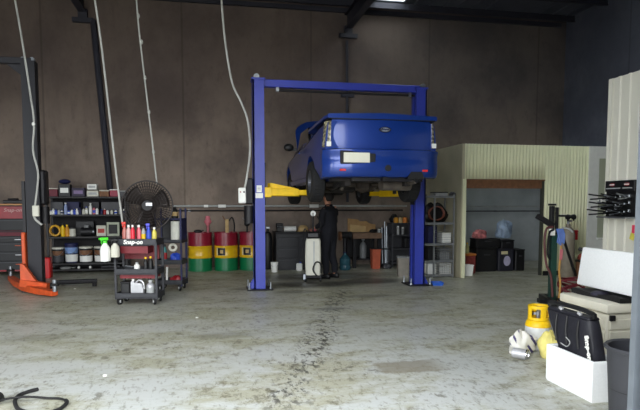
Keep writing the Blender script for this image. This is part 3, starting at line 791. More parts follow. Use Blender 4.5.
MB().box((0, 0.2, zt + 0.01), (xw + 0.02, 0.5, 0.03)).build('top_edge', mat('edge_wood', (196, 140, 84), 0.5), tc_)
zz = zt - 0.30
for k, hgt in enumerate((0.24, 0.13, 0.13, 0.2, 0.2, 0.2)):
    if zz - hgt < 0.12: break
    mm = MAROON if k == 1 else BLK
    d_ = MB().box((0, -0.012, zz - hgt / 2), (xw - 0.05, 0.024, hgt - 0.015), bev=0.004).build('drawer', mm, tc_)
    MB().box((0, -0.032, zz - 0.03), (xw - 0.12, 0.02, 0.022)).build('handle', DGREY if k != 1 else DRK, d_)
    if k > 1: MB().box((0.36, -0.028, zz - 0.07), (0.12, 0.006, 0.014)).build('label_strip', ORANGE if k % 2 else SILVER, d_)
    zz -= hgt
for sx in (-1, 1):
    for sy in (0.06, 0.44):
        MB().cyl((sx * (xw / 2 - 0.08) - 0.015, sy, 0.05), (sx * (xw / 2 - 0.08) + 0.015, sy, 0.05), 0.05, n=14).build('castor', RUB, tc_)
MB().box((xw / 2 + 0.015, -0.02, zt - 0.5), (0.02, 0.02, 0.5)).build('grab_rail', STEEL, tc_)
tp = thing('tool_tray', 'low black tool case lying on top of the red tool chest', 'case', (onY(11, 200, YC).x, YC + 0.2, zt + 0.026))
MB().box((0, 0, 0.04), (0.4, 0.22, 0.08), bev=0.015).build('body', BLK, tp); MB().box((-0.02, 0, 0.1), (0.2, 0.12, 0.04), bev=0.015).build('lid', DRK, tp)
v = onZ(45, 274.5); rb = thing('fuel_can', 'tall red metal can standing on the floor between hoist post and black shelf', 'can', (onY(46.3, 270, 12.4).x, 12.5, 0))
MB().box((0, 0, 0.22), (0.15, 0.2, 0.44), bev=0.02).build('body', mat('can_red', (200, 28, 30), 0.45), rb); MB().cyl((0.02, 0, 0.44), (0.02, 0, 0.48), 0.03, n=12).build('cap', BLK, rb)

# ---- black shelf unit against the back wall
YS0, YS1 = 13.22, 13.68
sx0, sx1 = onY(46.5, 235, YS0).x, onY(127, 235, YS0).x
zs = lambda py: onY(85, py, YS0).z
shv = thing('shelf_unit', 'black steel shelf unit full of cans and boxes against the back wall', 'shelf', ((sx0 + sx1) / 2, YS0, 0))
hw = (sx1 - sx0) / 2
LV = [zs(196.5), zs(214.5), zs(236.5), zs(263.0), 0.10]
BLKS = mat('shelf_black', (30, 28, 29), 0.55)
for z in LV: MB().box((0, 0.23, z - 0.02), (2 * hw, 0.46, 0.04), bev=0.004).build('shelf_board', BLKS, shv)
for x in (-hw + 0.02, hw - 0.02):
    for y in (0.02, 0.44): MB().box((x, y, LV[0] / 2 + 0.03), (0.045, 0.045, LV[0] + 0.06)).build('upright', BLKS, shv)
MB().box((0, 0.455, LV[0] / 2), (2 * hw - 0.06, 0.008, LV[0] - 0.02)).build('back_sheet', mat('shelf_back', (24, 22, 24), 0.8), shv)
SXC = (sx0 + sx1) / 2

def sxy(px, y=0.12): return onY(px, 235, YS0 + y).x
W1 = WHITE
def box_item(name, label, cat, px0, px1, h, z, m, y=0.16, dep=0.2, lid=None, group=None, band=None):
    x0, x1 = sxy(px0, y - dep / 2), sxy(px1, y - dep / 2)
    t_ = thing(name, label, cat, ((x0 + x1) / 2, YS0 + y, z), 0, group); w_ = x1 - x0
    MB().box((0, 0, h / 2), (w_, dep, h), bev=0.006).build('body', m, t_)
    if lid: MB().box((0, 0, h + 0.012), (w_ + 0.01, dep + 0.01, 0.024), bev=0.004).build('lid', lid, t_)
    if band: MB().box((0, -dep / 2 - 0.002, h * 0.5), (w_ * 0.7, 0.004, h * 0.4)).build('label_panel', band, t_)
    return t_
z = LV[0] + 0.0015
box_item('parts_box', 'maroon box with a pale lid at the hoist end of the shelf top', 'box', 48.5, 59, 0.16, z, MAROON, lid=CREAM)
box_item('tool_case', 'black case with a white front panel on the shelf top', 'case', 60, 71.5, 0.27, z, BLK, band=WHITE)
MB_ = MB().ball((0, 0, 0), 0.1, (1.3, 0.9, 0.55)).build('helmet', NAVY); MB_.location = (sxy(66), YS0 + 0.16, z + 0.27 + 0.06); tag(MB_, 'dark blue rounded pouch lying on top of the black case', 'pouch')
MB_.name = 'pouch'
box_item('tool_case', 'dark purple case with a small white mark on the shelf top', 'case', 73, 86, 0.19, z, mat('purple_black', (48, 38, 62), 0.6), band=mat('mauve', (130, 110, 150), 0.6))
box_item('carton', 'lower of two stacked white cartons on the shelf top', 'carton', 88, 99.5, 0.13, z, CREAM, band=LGREY)
box_item('carton', 'upper of two stacked white cartons on the shelf top', 'carton', 88.5, 98, 0.12, z + 0.156, WHITE, band=LGREY)
box_item('carton', 'flat brown carton with pale lid beside the stacked white cartons', 'carton', 100.5, 110, 0.12, z, BROWN, lid=CREAM)
box_item('parts_box', 'crimson box with white lid near the fan end of the shelf top', 'box', 111, 119.5, 0.14, z, mat('crimson', (150, 30, 60), 0.5), lid=WHITE)
box_item('parts_box', 'low grey box with pale top at the fan end of the shelf top', 'box', 120.5, 127, 0.11, z, DGREY, lid=LGREY)
# second level: a row of small bottles and cans
rowb = [(49.5, .10, 'brown', BROWN), (52, .09, 'white', WHITE), (54.5, .13, 'white', WHITE), (57, .11, 'blue', BLUE), (60, .12, 'grey', LGREY), (63, .10, 'white', WHITE), (66.8, .26, 'white', mat('pale_blue', (150, 165, 205), 0.5)), (70, .10, 'blue', BLUE), (73, .12, 'white', WHITE), (75.5, .11, 'blue', BLUE), (78, .13, 'white', WHITE), (81, .15, 'blue', NAVY), (84.5, .14, 'cream', CREAM), (87.5, .17, 'cream', CREAM), (91.5, .25, 'white', WHITE), (95, .17, 'pink', PINK), (98, .16, 'white', WHITE), (102.5, .11, 'blue', NAVY), (105.5, .12, 'red', RED), (108.5, .11, 'white', WHITE), (112.5, .11, 'cream', CREAM), (116.5, .10, 'white', WHITE), (121, .13, 'grey', LGREY), (125, .14, 'white', WHITE)]
def bottle(name, label, cat, loc, h, r, m, cap, group=None, n=14, band=None):
    t_ = thing(name, label, cat, loc, 0, group)
    MB().lathe([(0, 0), (r * 0.95, 0), (r, 0.01), (r, h * 0.66), (r * 0.9, h * 0.72), (r * 0.42, h * 0.84), (r * 0.42, h * 0.9), (0, h * 0.9)], n=n).build('body', m, t_)
    MB().cyl((0, 0, h * 0.88), (0, 0, h), r * 0.5, n=10).build('cap', cap, t_)
    if band: MB().lathe([(r * 1.01, h * 0.2), (r * 1.02, h * 0.21), (r * 1.02, h * 0.55), (r * 1.01, h * 0.56)], n=n).build('label_band', band, t_)
    return t_
for i, (px, h, cn, m) in enumerate(rowb):
    r = 0.032 if h < 0.2 else 0.036
    bottle('bottle', '%s small %s bottle, the %s from the hoist end on the second shelf' % ('tall' if h > .2 else 'short', cn, ORD[i] if i < 20 else 'twenty-' + ORD[i - 20]), 'bottle', (sxy(px), YS0 + 0.1, LV[1] + 0.0015), h, r, m, [BLK, BLUE, WHITE, NAVY][i % 4], 'small bottles on the second shelf', band=[BLUE, WHITE, NAVY][i % 3] if i % 2 else None)
# boxes behind the bottles fill the second level
for i, (p0, p1, m, cn) in enumerate(((51.5, 64, DGREY, 'dark grey'), (66, 80, NAVY, 'navy'), (84, 100, DRK, 'near-black'), (102, 120.5, DGREY, 'charcoal'))):
    box_item('storage_box', '%s storage box behind the bottles on the second shelf' % cn, 'box', p0, p1, 0.28, LV[1] + 0.0015, m, y=0.31, dep=0.18)
# third level
z = LV[2] + 0.0015
def coil(name, label, px, z, r0, turns, m, rr=0.02, y=0.14):
    t_ = []
    x = sxy(px)
    P = []
    for k in range(turns * 12 + 1):
        a = 2 * math.pi * k / 12; P.append((math.cos(a) * r0 * (1 - 0.05 * (k % 3)), -0.06 + 0.12 * k / (turns * 12), r0 + rr + math.sin(a) * r0))
    o = MB().tube(P, rr, 6, 2).build(name, m, loc=(x, YS0 + y, z)); return tag(o, label, 'hose')
coil('coiled_hose', 'yellow hose coiled on edge on the third shelf', 55.2, z, 0.11, 3, mat('hose_yellow', (225, 170, 50), 0.5), 0.02)
bottle('bottle', 'slim yellow bottle beside the coiled yellow hose', 'bottle', (sxy(63.4), YS0 + 0.08, z), 0.29, 0.045, YELLOW, BLK)
bottle('bottle', 'orange-yellow bottle in front of the white jar on the third shelf', 'bottle', (sxy(67.6), YS0 + 0.1, z), 0.26, 0.045, mat('amber', (215, 150, 40), 0.5), YELLOW)
t_ = thing('jar', 'squat white jar with a dark lid on the third shelf', 'jar', (sxy(73), YS0 + 0.1, z)); MB().cyl((0, 0, 0), (0, 0, 0.17), 0.07, n=18).build('body', CREAM, t_); MB().cyl((0, 0, 0.17), (0, 0, 0.20), 0.072, n=18).build('lid', BLK, t_)
t_ = thing('motor_part', 'dark metal motor part in the middle of the third shelf', 'machine part', (sxy(87), YS0 + 0.12, z)); MB().cyl((-0.12, 0, 0.1), (0.12, 0, 0.1), 0.1, n=20).build('housing', DRK, t_); MB().cyl((0.12, 0, 0.1), (0.16, 0, 0.1), 0.05, n=14).build('spindle', STEEL, t_); MB().box((0, 0, 0.22), (0.1, 0.1, 0.06), bev=0.01).build('terminal_box', GREY, t_)
box_item('carton', 'white carton with red print on the third shelf', 'carton', 96.5, 106, 0.24, z, CREAM, band=mat('print_red', (180, 70, 60), 0.6))
t_ = thing('picture_frame', 'pale square frame with dark centre standing on the third shelf', 'frame', (sxy(113.5), YS0 + 0.1, z))
fr = MB(); fr.box((0, 0, 0.025), (0.27, 0.04, 0.05)).box((0, 0, 0.285), (0.27, 0.04, 0.05)).box((-0.115, 0, 0.155), (0.04, 0.04, 0.21)).box((0.115, 0, 0.155), (0.04, 0.04, 0.21)); fr.build('frame', mat('pale_sage', (180, 186, 165), 0.6), t_)
MB().box((0, 0.012, 0.155), (0.19, 0.008, 0.21)).build('panel', DRK, t_)
box_item('storage_box', 'black storage box at the back of the third shelf', 'box', 76, 94, 0.33, z, BLK, y=0.33, dep=0.16)
# fourth level: pails
z = LV[3] + 0.0015
def pail(label, px, h, r, body, band, lidm, labm):
    r *= 0.95
    t_ = thing('pail', label, 'pail', (sxy(px), YS0 + 0.17, z))
    MB().lathe([(0, 0), (r * 0.88, 0), (r, h), (0, h)], n=26).build('body', body, t_)
    MB().lathe([(r * 1.0, h - 0.03), (r * 1.04, h - 0.03), (r * 1.04, h), (r * 0.97, h + 0.012), (0, h + 0.008)], n=26).build('lid', lidm, t_)
    MB().lathe([(r * 0.95, h * 0.5), (r * 0.985, h * 0.5), (r * 1.012, h * 0.8), (r * 0.98, h * 0.8)], n=26).build('band', band, t_)
    MB().lathe([(r * 0.9, h * 0.06), (r * 0.93, h * 0.06), (r * 0.965, h * 0.44), (r * 0.93, h * 0.44)], n=26).build('label_band', labm, t_)
    MB().tube([(-r * 1.02, 0, h * 0.85), (-r * 0.7, -r * 0.85, h * 0.6), (0, -r * 1.1, h * 0.45), (r * 0.7, -r * 0.85, h * 0.6), (r * 1.02, 0, h * 0.85)], 0.006, 6, 4).build('bail', STEEL, t_)
pail('brown-banded dark pail at the hoist end of the fourth shelf', 57, 0.34, 0.135, BLK, BROWN, CREAM, DGREY)
pail('blue and white pail standing higher than its neighbours on the fourth shelf', 70.5, 0.43, 0.145, NAVY, mat('sky_print', (120, 150, 200), 0.5), NAVY, WHITE)
pail('brown-banded pail with white label just past the blue pail on the fourth shelf', 85, 0.35, 0.15, BLK, BROWN, CREAM, WHITE)
pail('brown-banded pail with white label second past the blue pail on the fourth shelf', 100, 0.35, 0.15, BLK, BROWN, CREAM, WHITE)
# lowest level
z = LV[4] + 0.0015
t_ = thing('drip_tray', 'pale shallow tray at the bottom of the shelf unit', 'tray', (sxy(65), YS0 + 0.1, z)); MB().lathe([(0, 0), (0.11, 0), (0.13, 0.03), (0.122, 0.03), (0.105, 0.008), (0, 0.008)], n=24).build('pan', LGREY, t_); MB().cyl((0.13, 0, 0.022), (0.2, 0, 0.022), 0.01, n=8).build('handle', LGREY, t_)
bottle('bottle', 'small white bottle on the bottom shelf near the shallow tray', 'bottle', (sxy(78), YS0 + 0.1, z), 0.06, 0.03, WHITE, GREY)
bottle('bottle', 'small white bottle at mid-length of the bottom shelf', 'bottle', (sxy(89.5), YS0 + 0.1, z), 0.06, 0.028, WHITE, BLK)
box_item('storage_box', 'low dark box at the fan end of the bottom shelf', 'box', 100, 119.5, 0.05, z, DRK, y=0.25, dep=0.25)

# ---- oil drums
DRL = [('drum_red', (134, 24, 44)), ('drum_yellow', (222, 178, 22)), ('drum_green', (14, 110, 66))]
DM = [mat(n, c, 0.32, var=0.06, coat=0.2) for n, c in DRL]
def drum(loc, label, rz):
    t_ = thing('oil_drum', label, 'drum', loc, rz, 'banded oil drums against the back wall')
    r = 0.272; H = 0.885
    def seg(z0, z1, ribs, name, m):
        prof = [(r, z0)]
        for z in ribs: prof += [(r, z - 0.025), (r + 0.013, z), (r, z + 0.025)]
        prof += [(r, z1)]
        return MB().lathe(prof, n=40).build(name, m, t_)
    seg(0.0, 0.30, [], 'lower_shell', DM[2]); seg(0.585, H, [], 'upper_shell', DM[0])
    mid = seg(0.30, 0.585, [0.305 + 0.025, 0.56], 'middle_shell', DM[1])
    MB().lathe([(r, H - 0.012), (r + 0.012, H - 0.008), (r + 0.012, H + 0.008), (r - 0.01, H + 0.008), (r - 0.012, H - 0.015), (0, H - 0.015)], n=40).build('top', DM[0], t_)
    MB().lathe([(r, 0.0), (r + 0.01, 0.0), (r + 0.01, 0.02), (r, 0.024)], n=40).build('rim', DM[2], t_)
    MB().cyl((0.18, 0, H - 0.015), (0.18, 0, H + 0.004), 0.035, n=14).build('bung', STEEL, t_)
    def patch(a0, a1, z0, z1, m, name, rr):
        q = MB(); q.grid(lambda u, v: ((r + rr) * math.sin(a0 + (a1 - a0) * u), -(r + rr) * math.cos(a0 + (a1 - a0) * u), z0 + (z1 - z0) * v), 8, 1)
        return q.build(name, m, mid)
    patch(-0.95, -0.18, 0.36, 0.54, mat('drum_label_white', (220, 205, 160), 0.5), 'label_panel', 0.003)
    lb = patch(-0.78, -0.10, 0.365, 0.535, BLK, 'label_panel', 0.005)
    patch(-0.55, -0.28, 0.41, 0.49, mat('drum_label_tan', (190, 160, 100), 0.5), 'emblem', 0.007)
    return t_
YD = 13.29
dx = [onY(200, 255, YD - 0.28).x, onY(226.5, 255, YD - 0.28).x, onY(252, 255, YD - 0.28).x]
d0 = drum((dx[0], YD, 0), 'red, yellow and green oil drum farthest from the blue hoist', R(-65))
dup(d0, (dx[1], YD, 0), R(0), 'red, yellow and green oil drum in the middle of the row of drums')
dup(d0, (dx[2], YD, 0), R(0), 'red, yellow and green oil drum half hidden by the blue hoist post')
# on the drums
ztop = 0.895
def pump(x, lab, c, h):
    t_ = thing('drum_pump', lab, 'pump', (x, YD - 0.05, 0.87 + 0.0005))
    MB().cyl((0, 0, 0), (0, 0, h * 0.55), 0.022, n=10).build('stem', DRK, t_)
    MB().ball((0, 0, h * 0.62), 0.07, (1, 0.8, 1.1)).build('head', c, t_)
    MB().tube([(0.03, 0, h * 0.65), (0.13, 0, h * 0.8), (0.2, 0, h * 0.55), (0.22, -0.02, 0.06)], 0.014, 8, 5).build('hose', RUB, t_)
    MB().cyl((-0.02, 0, h * 0.7), (-0.1, 0, h), 0.01, n=8).build('handle', STEEL, t_)
t_ = thing('funnel', 'pink funnel upside down on a post above the first oil drum', 'funnel', (onY(208, 230, YD).x, YD - 0.05, 0.873))
MB().cyl((0, 0, 0), (0, 0, 0.18), 0.035, n=12).build('spout', mat('pink_dark', (165, 90, 95), 0.6), t_); MB().lathe([(0.0, 0.40), (0.05, 0.40), (0.055, 0.33), (0.085, 0.28), (0.085, 0.26), (0.035, 0.18), (0, 0.18)], n=18).build('cone', PINK, t_)
t_ = thing('drum_pump', 'tan hand pump with black hose on the middle oil drum', 'pump', (onY(227, 230, YD).x, YD - 0.05, 0.873))
MB().box((0, 0, 0.16), (0.08, 0.06, 0.32), bev=0.01).build('body', TAN, t_); MB().tube([(0.04, 0, 0.28), (0.12, 0, 0.36), (0.17, 0, 0.2), (0.16, -0.05, 0.03)], 0.016, 8, 5).build('hose', RUB, t_); MB().cyl((-0.04, 0, 0.3), (-0.1, 0, 0.4), 0.012, n=8).build('handle', BROWN, t_)
pump(onY(247, 230, YD).x, 'black drum pump with curled hose on the half hidden oil drum', BLK, 0.36)
t_ = thing('oil_jug', 'low black oil jug lying on the first oil drum', 'jug', (onY(198, 232, YD).x, YD - 0.08, 0.8705)); MB().ball((0, 0, 0.045), 0.07, (1.4, 0.8, 0.64)).build('body', BLK, t_); MB().cyl((0.08, 0, 0.05), (0.13, 0, 0.07), 0.015, n=8).build('spout', BLK, t_)

# ================================================================== FAN AND CARTS
FANM = mat('fan_wire', (42, 35, 33), 0.5, 0.3)
v = onZ(147, 297); fl = Vector((onD(147.5, 205.5, 9.5).x, onD(147.5, 205.5, 9.5).y, 0)); fz = onD(147.5, 205.5, 9.5).z
fan = thing('pedestal_fan', 'large dark pedestal fan with a wire guard standing behind the black tool cart', 'fan', fl, -PSI + 0.25)
MB().lathe([(0, 0), (0.2, 0), (0.2, 0.03), (0.05, 0.06), (0, 0.06)], n=30).build('base', FANM, fan)
MB().cyl((0, 0.1, 0.045), (0, 0.1, fz - 0.05), 0.024, n=14).build('pole', FANM, fan)
MB().cyl((0, 0.02, fz), (0, 0.26, fz), 0.11, 0.09, n=22).build('motor', DRK, fan)
cage = MB()
RF = 0.415
for k in range(8):
    r_ = RF * (0.2 + 0.8 * k / 7); yy = -0.12 + 0.1 * (k / 7) ** 3
    cage.tube([(math.cos(2 * math.pi * i / 32) * r_, yy, fz + math.sin(2 * math.pi * i / 32) * r_) for i in range(32)], 0.006 if k < 7 else 0.013, 5, 1, closed=True)
for k in range(56):
    a = 2 * math.pi * k / 56; ca, sa = math.cos(a), math.sin(a)
    cage.tube([(ca * 0.07, -0.125, fz + sa * 0.07), (ca * RF * 0.7, -0.11, fz + sa * RF * 0.7), (ca * RF, -0.02, fz + sa * RF), (ca * RF * 0.85, 0.1, fz + sa * RF * 0.85), (ca * 0.1, 0.13, fz + sa * 0.1)], 0.0042, 4, 2)
cage.build('guard', FANM, fan)
MB().cyl((0, -0.135, fz), (0, -0.12, fz), 0.085, n=22).build('hub_cap', DRK, fan)
MB().box((0.03, -0.137, fz + 0.02), (0.1, 0.004, 0.05), bev=0.0).build('badge', SILVER, fan)
for k in range(3):
    a0 = 2 * math.pi * k / 3 + 0.4
    def bl(u, v, a0=a0):
        r_ = 0.06 + 0.31 * u; a = a0 + (v - 0.5) * (1.25 - 0.35 * u)
        return (math.cos(a) * r_, 0.01 + (v - 0.5) * 0.10, fz + math.sin(a) * r_)
    MB().grid(bl, 6, 5).build('blade', mat('fan_blade', (52, 44, 41), 0.4, 0.4), fan, solid=0.004, recalc=False)

CTM = mat('cart_plastic', (44, 45, 50), 0.5, var=0.15)
def castors(t_, w, d, r=0.055):
    for sx in (-1, 1):
        for sy in (-1, 1):
            c_ = MB().lathe([(0.0, -0.018), (r * 0.9, -0.018), (r, -0.01), (r, 0.01), (r * 0.9, 0.018), (0, 0.018)], (sx * (w / 2 - 0.06), sy * (d / 2 - 0.05), r), 20, (0, math.pi / 2, R(25 * sx))).build('castor', RUB, t_)
            MB().cyl((sx * (w / 2 - 0.06) - 0.022, sy * (d / 2 - 0.05), r), (sx * (w / 2 - 0.06) + 0.022, sy * (d / 2 - 0.05), r), r * 0.55, n=14).build('hub', LGREY, c_)
            MB().box((sx * (w / 2 - 0.06), sy * (d / 2 - 0.05), r * 1.75), (0.06, 0.05, 0.05)).build('fork', DRK, c_)
def tray(t_, w, d, z0, z1, m):
    """moulded tray with a raised rim"""
    b = MB(); th = 0.02
    b.box((0, 0, z0 + th / 2), (w, d, th)); b.box((0, -d / 2 + th / 2, (z0 + z1) / 2), (w, th, z1 - z0), bev=0.006).box((0, d / 2 - th / 2, (z0 + z1) / 2), (w, th, z1 - z0), bev=0.006)
    b.box((-w / 2 + th / 2, 0, (z0 + z1) / 2), (th, d, z1 - z0), bev=0.006).box((w / 2 - th / 2, 0, (z0 + z1) / 2), (th, d, z1 - z0), bev=0.006)
    return b.build('tray', m, t_)
o = onZ(139.5, 301.5)
KX, KY = onD(140.6, 303, 8.68).x, onD(140.6, 303, 8.68).y
cw, cd = 0.66, 0.40
cart = thing('tool_cart', 'black three tier tool cart loaded with spray bottles in front of the fan', 'cart', (KX, KY, 0), -PSI)
def cl(x, y, z):                               # a point in the cart's own frame to the world
    return Vector((KX, KY, 0)) + RGT * x + FWD * y + Vector((0, 0, z))
tray(cart, cw, cd, 0.10, 0.185, CTM); tray(cart, cw, cd, 0.47, 0.56, CTM); tt = tray(cart, cw, cd, 0.92, 1.02, CTM)
for sx in (-1, 1):
    for sy in (-1, 1): MB().box((sx * (cw / 2 - 0.018), sy * (cd / 2 - 0.018), 0.53), (0.034, 0.034, 0.88)).build('post', CTM, cart)
text('lettering', 'Snap-on', 0.09, WHITE, tt, (-0.03, -cd / 2 - 0.003, 0.97), (math.pi / 2, 0, 0), ext=0.001, shear=0.2, bold=0.003)
MB().box((0, cd / 2 - 0.06, 0.80), (cw - 0.12, 0.05, 0.23)).build('drawer', mat('cart_red', (112, 18, 28), 0.5), cart)
MB().box((-0.03, 0.0, 0.85), (0.42, cd - 0.1, 0.11)).build('drawer', mat('cart_red', (112, 18, 28), 0.5), cart)
MB().box((0, 0.03, 0.435), (cw - 0.12, cd - 0.1, 0.065)).build('drawer', mat('cart_red', (112, 18, 28), 0.5), cart)
MB().tube([(-cw / 2, -cd / 2 + 0.04, 0.98), (-cw / 2 - 0.1, -cd / 2 + 0.04, 1.0), (-cw / 2 - 0.1, cd / 2 - 0.04, 1.0), (-cw / 2, cd / 2 - 0.04, 0.98)], 0.016, 8, 4).build('handle', CTM, cart)
castors(cart, cw, cd)
def loc_c(px, y): # cart-frame x for a pixel column
    return (px - 140.6) / FPX * (8.68 + y)
zt_ = 0.9405
def item(px, y, z): p = cl(loc_c(px, y), y, z); return (p.x, p.y, p.z)
bottle('bottle', 'red bottle with pale nozzle, nearest the cream spray bottle, on the cart top', 'bottle', item(132.5, -0.1, zt_), 0.29, 0.038, mat('pale_rose', (205, 165, 160), 0.4), WHITE)
bottle('bottle', 'bright red bottle with white nozzle on the cart top beside the pale rose one', 'bottle', item(137, -0.12, zt_), 0.29, 0.034, mat('bright_red', (225, 40, 60), 0.4), WHITE)
bottle('bottle', 'bright red bottle between two other bottles in the middle of the cart top', 'bottle', item(140.5, -0.02, zt_), 0.28, 0.032, mat('bright_red', (225, 40, 60), 0.4), WHITE)
bottle('bottle', 'pink bottle with white nozzle next to the grey bottle on the cart top', 'bottle', item(143.4, -0.12, zt_), 0.29, 0.029, mat('hot_pink', (220, 110, 120), 0.4), WHITE)
bottle('bottle', 'grey bottle with a yellow label on the cart top', 'bottle', item(147.8, -0.12, zt_), 0.27, 0.031, LGREY, BLK, band=YELLOW)
def sprayer(label, loc, h, r, body, head, rz=0.0):
    t_ = thing('spray_bottle', label, 'spray bottle', loc, rz)
    MB().lathe([(0, 0), (r * 0.95, 0), (r, 0.012), (r, h * 0.42), (r * 0.85, h * 0.55), (r * 0.4, h * 0.68), (r * 0.36, h * 0.72), (0, h * 0.72)], n=18).build('body', body, t_)
    hd = MB(); hd.cyl((0, 0, h * 0.7), (0, 0, h * 0.78), r * 0.45, n=14); hd.box((-0.012, 0, h * 0.86), (r * 1.5, r * 0.55, h * 0.12), bev=0.006); hd.cyl((-r * 0.8, 0, h * 0.87), (-r * 1.2, 0, h * 0.87), r * 0.2, n=10)
    hd.build('head', head, t_)
    MB().tube([(-r * 0.55, 0, h * 0.82), (-r * 0.75, 0, h * 0.74), (-r * 0.6, 0, h * 0.66)], 0.006, 6, 3).build('trigger', head, t_)
    return t_
sprayer('blue spray bottle standing on the cart top', item(152.6, -0.1, zt_), 0.34, 0.04, BLUE, mat('violet_blue', (80, 80, 200), 0.4))
bottle('bottle', 'yellow bottle at the far corner of the cart top beside the blue spray bottle', 'bottle', item(157.3, -0.06, zt_), 0.25, 0.038, mat('pale_yellow', (220, 205, 90), 0.4), WHITE)
sprayer('red-headed spray bottle at the handle end of the cart top', item(125.5, 0.05, zt_), 0.36, 0.04, mat('rose_clear', (200, 120, 110), 0.3), mat('scarlet', (225, 50, 30), 0.4))
# bottles hanging on the cart handle
hx = loc_c(113.8, 0.0)
sprayer('white spray bottle with lime green head hung on the cart handle', cl(hx + 0.0, -cd / 2 - 0.1, 0.69), 0.39, 0.075, WHITE, LIME, 0.5)
t_ = sprayer('cream spray bottle with black head hung beside the lime green one', cl(loc_c(123, 0), -cd / 2 - 0.08, 0.75), 0.30, 0.065, CREAM, BLK, 0.3)
# middle tier
z2 = 0.4905
bottle('bottle', 'small white bottle on the middle tier of the loaded cart', 'bottle', item(139.5, -0.08, z2), 0.16, 0.045, WHITE, LGREY)
bottle('bottle', 'dark bottle with yellow cap, the nearer to the white one, on the cart middle tier', 'bottle', item(148, -0.06, z2), 0.24, 0.036, BLK, YELLOW)
bottle('bottle', 'dark bottle with yellow cap by the cart post on the middle tier', 'bottle', item(153, -0.06, z2), 0.25, 0.036, BLK, YELLOW)
t_ = thing('grease_gun', 'black grease gun lying on the cart middle tier', 'grease gun', item(130, -0.05, z2)); MB().cyl((-0.12, 0, 0.03), (0.1, 0, 0.03), 0.028, n=14).build('barrel', DRK, t_); MB().box((0.11, 0, 0.05), (0.05, 0.05, 0.08), bev=0.008).build('head', STEEL, t_); MB().cyl((0.1, 0, 0.08), (-0.05, 0.02, 0.1), 0.01, n=8).build('lever', STEEL, t_)
# bottom tier
z3 = 0.1225
t_ = thing('oil_jug', 'silver oil jug with a side handle on the bottom tier of the cart', 'jug', item(139.3, -0.06, z3), -PSI)
MB().prism([(-0.09, 0), (0.10, 0), (0.10, 0.10), (0.075, 0.2), (-0.035, 0.21), (-0.05, 0.235), (-0.085, 0.235), (-0.09, 0.19)], 'y', -0.05, 0.05).build('body', SILVER, t_)
MB().tube([(-0.03, 0, 0.205), (0.03, 0, 0.245), (0.09, 0, 0.2), (0.1, 0, 0.11)], 0.015, 8, 4).build('handle', SILVER, t_); MB().cyl((-0.068, 0, 0.235), (-0.068, 0, 0.265), 0.022, n=12).build('cap', WHITE, t_)
t_ = bottle('oil_bottle', 'silver oil bottle beside the silver jug on the bottom tier', 'bottle', item(152.3, -0.06, z3), 0.25, 0.065, SILVER, LGREY, band=LGREY)
box_item2 = thing('storage_box', 'dark box at the handle end of the cart bottom tier', 'box', item(127.5, 0.02, z3), -PSI); MB().box((0, 0, 0.1), (0.14, 0.24, 0.2), bev=0.01).build('body', BLK, box_item2); MB().box((0, 0, 0.21), (0.15, 0.25, 0.02)).build('lid', DRK, box_item2)

# second cart, behind
D2 = 10.05
def c2l(px, y, z):
    return onD(139, 204, 1) * 0 + Vector((0, 0, 0)) + FWD * (D2 + y) + RGT * ((px - 320) / FPX * (D2 + y)) + Vector((0, 0, z))
p = c2l(170.8, 0, 0); w2, d2 = 0.49, 0.42
cart2 = thing('tool_cart', 'taller dark cart with a navy side frame standing beside the fan', 'cart', p, -PSI)
tray(cart2, w2, d2, 0.12, 0.20, CTM); tray(cart2, w2, d2, 0.48, 0.56, CTM); tray(cart2, w2, d2, 0.86, 0.92, CTM); MB().box((0, 0.06, 1.28), (w2, 0.26, 0.03)).build('top_shelf', NAVY, cart2)
for sx in (-1, 1):
    for sy in (-1, 1): MB().box((sx * (w2 / 2 - 0.02), sy * (d2 / 2 - 0.02), 0.78), (0.03, 0.03, 1.38)).build('post', NAVY, cart2)
MB().box((w2 / 2 - 0.01, 0, 1.08), (0.012, d2 - 0.06, 0.42)).build('side_panel', NAVY, cart2)
MB().box((0, d2 / 2 - 0.01, 1.1), (w2 - 0.04, 0.012, 0.36)).build('back_panel', BLK, cart2)
castors(cart2, w2, d2, 0.06)
t_ = thing('paint_tin', 'white paper towel roll stood in the upper part of the tall cart', 'paper roll', c2l(175.5, -0.1, 0.8815)); t_.name = 'paper_roll'
MB().cyl((0, 0, 0), (0, 0, 0.36), 0.085, n=24).build('roll', mat('paper_white', (212, 212, 200), 0.85), t_); MB().cyl((0, 0, 0.36), (0, 0, 0.365), 0.02, n=12).build('core', CARD, t_)
bottle('bottle', 'black bottle with a pale mark on the top shelf of the tall cart', 'bottle', c2l(175, 0.04, 1.2955), 0.2, 0.06, BLK, DRK, band=TAN)
bottle('spray_can', 'teal spray can with red base at the fan side of the tall cart', 'spray can', c2l(164.3, -0.12, 0.5015), 0.33, 0.035, TEAL, BLK, band=RED)
t_ = thing('tape_roll', 'pale roll of masking tape standing in the tall cart', 'tape roll', c2l(173, -0.1, 0.8815)); bpy.data.objects.remove(t_)
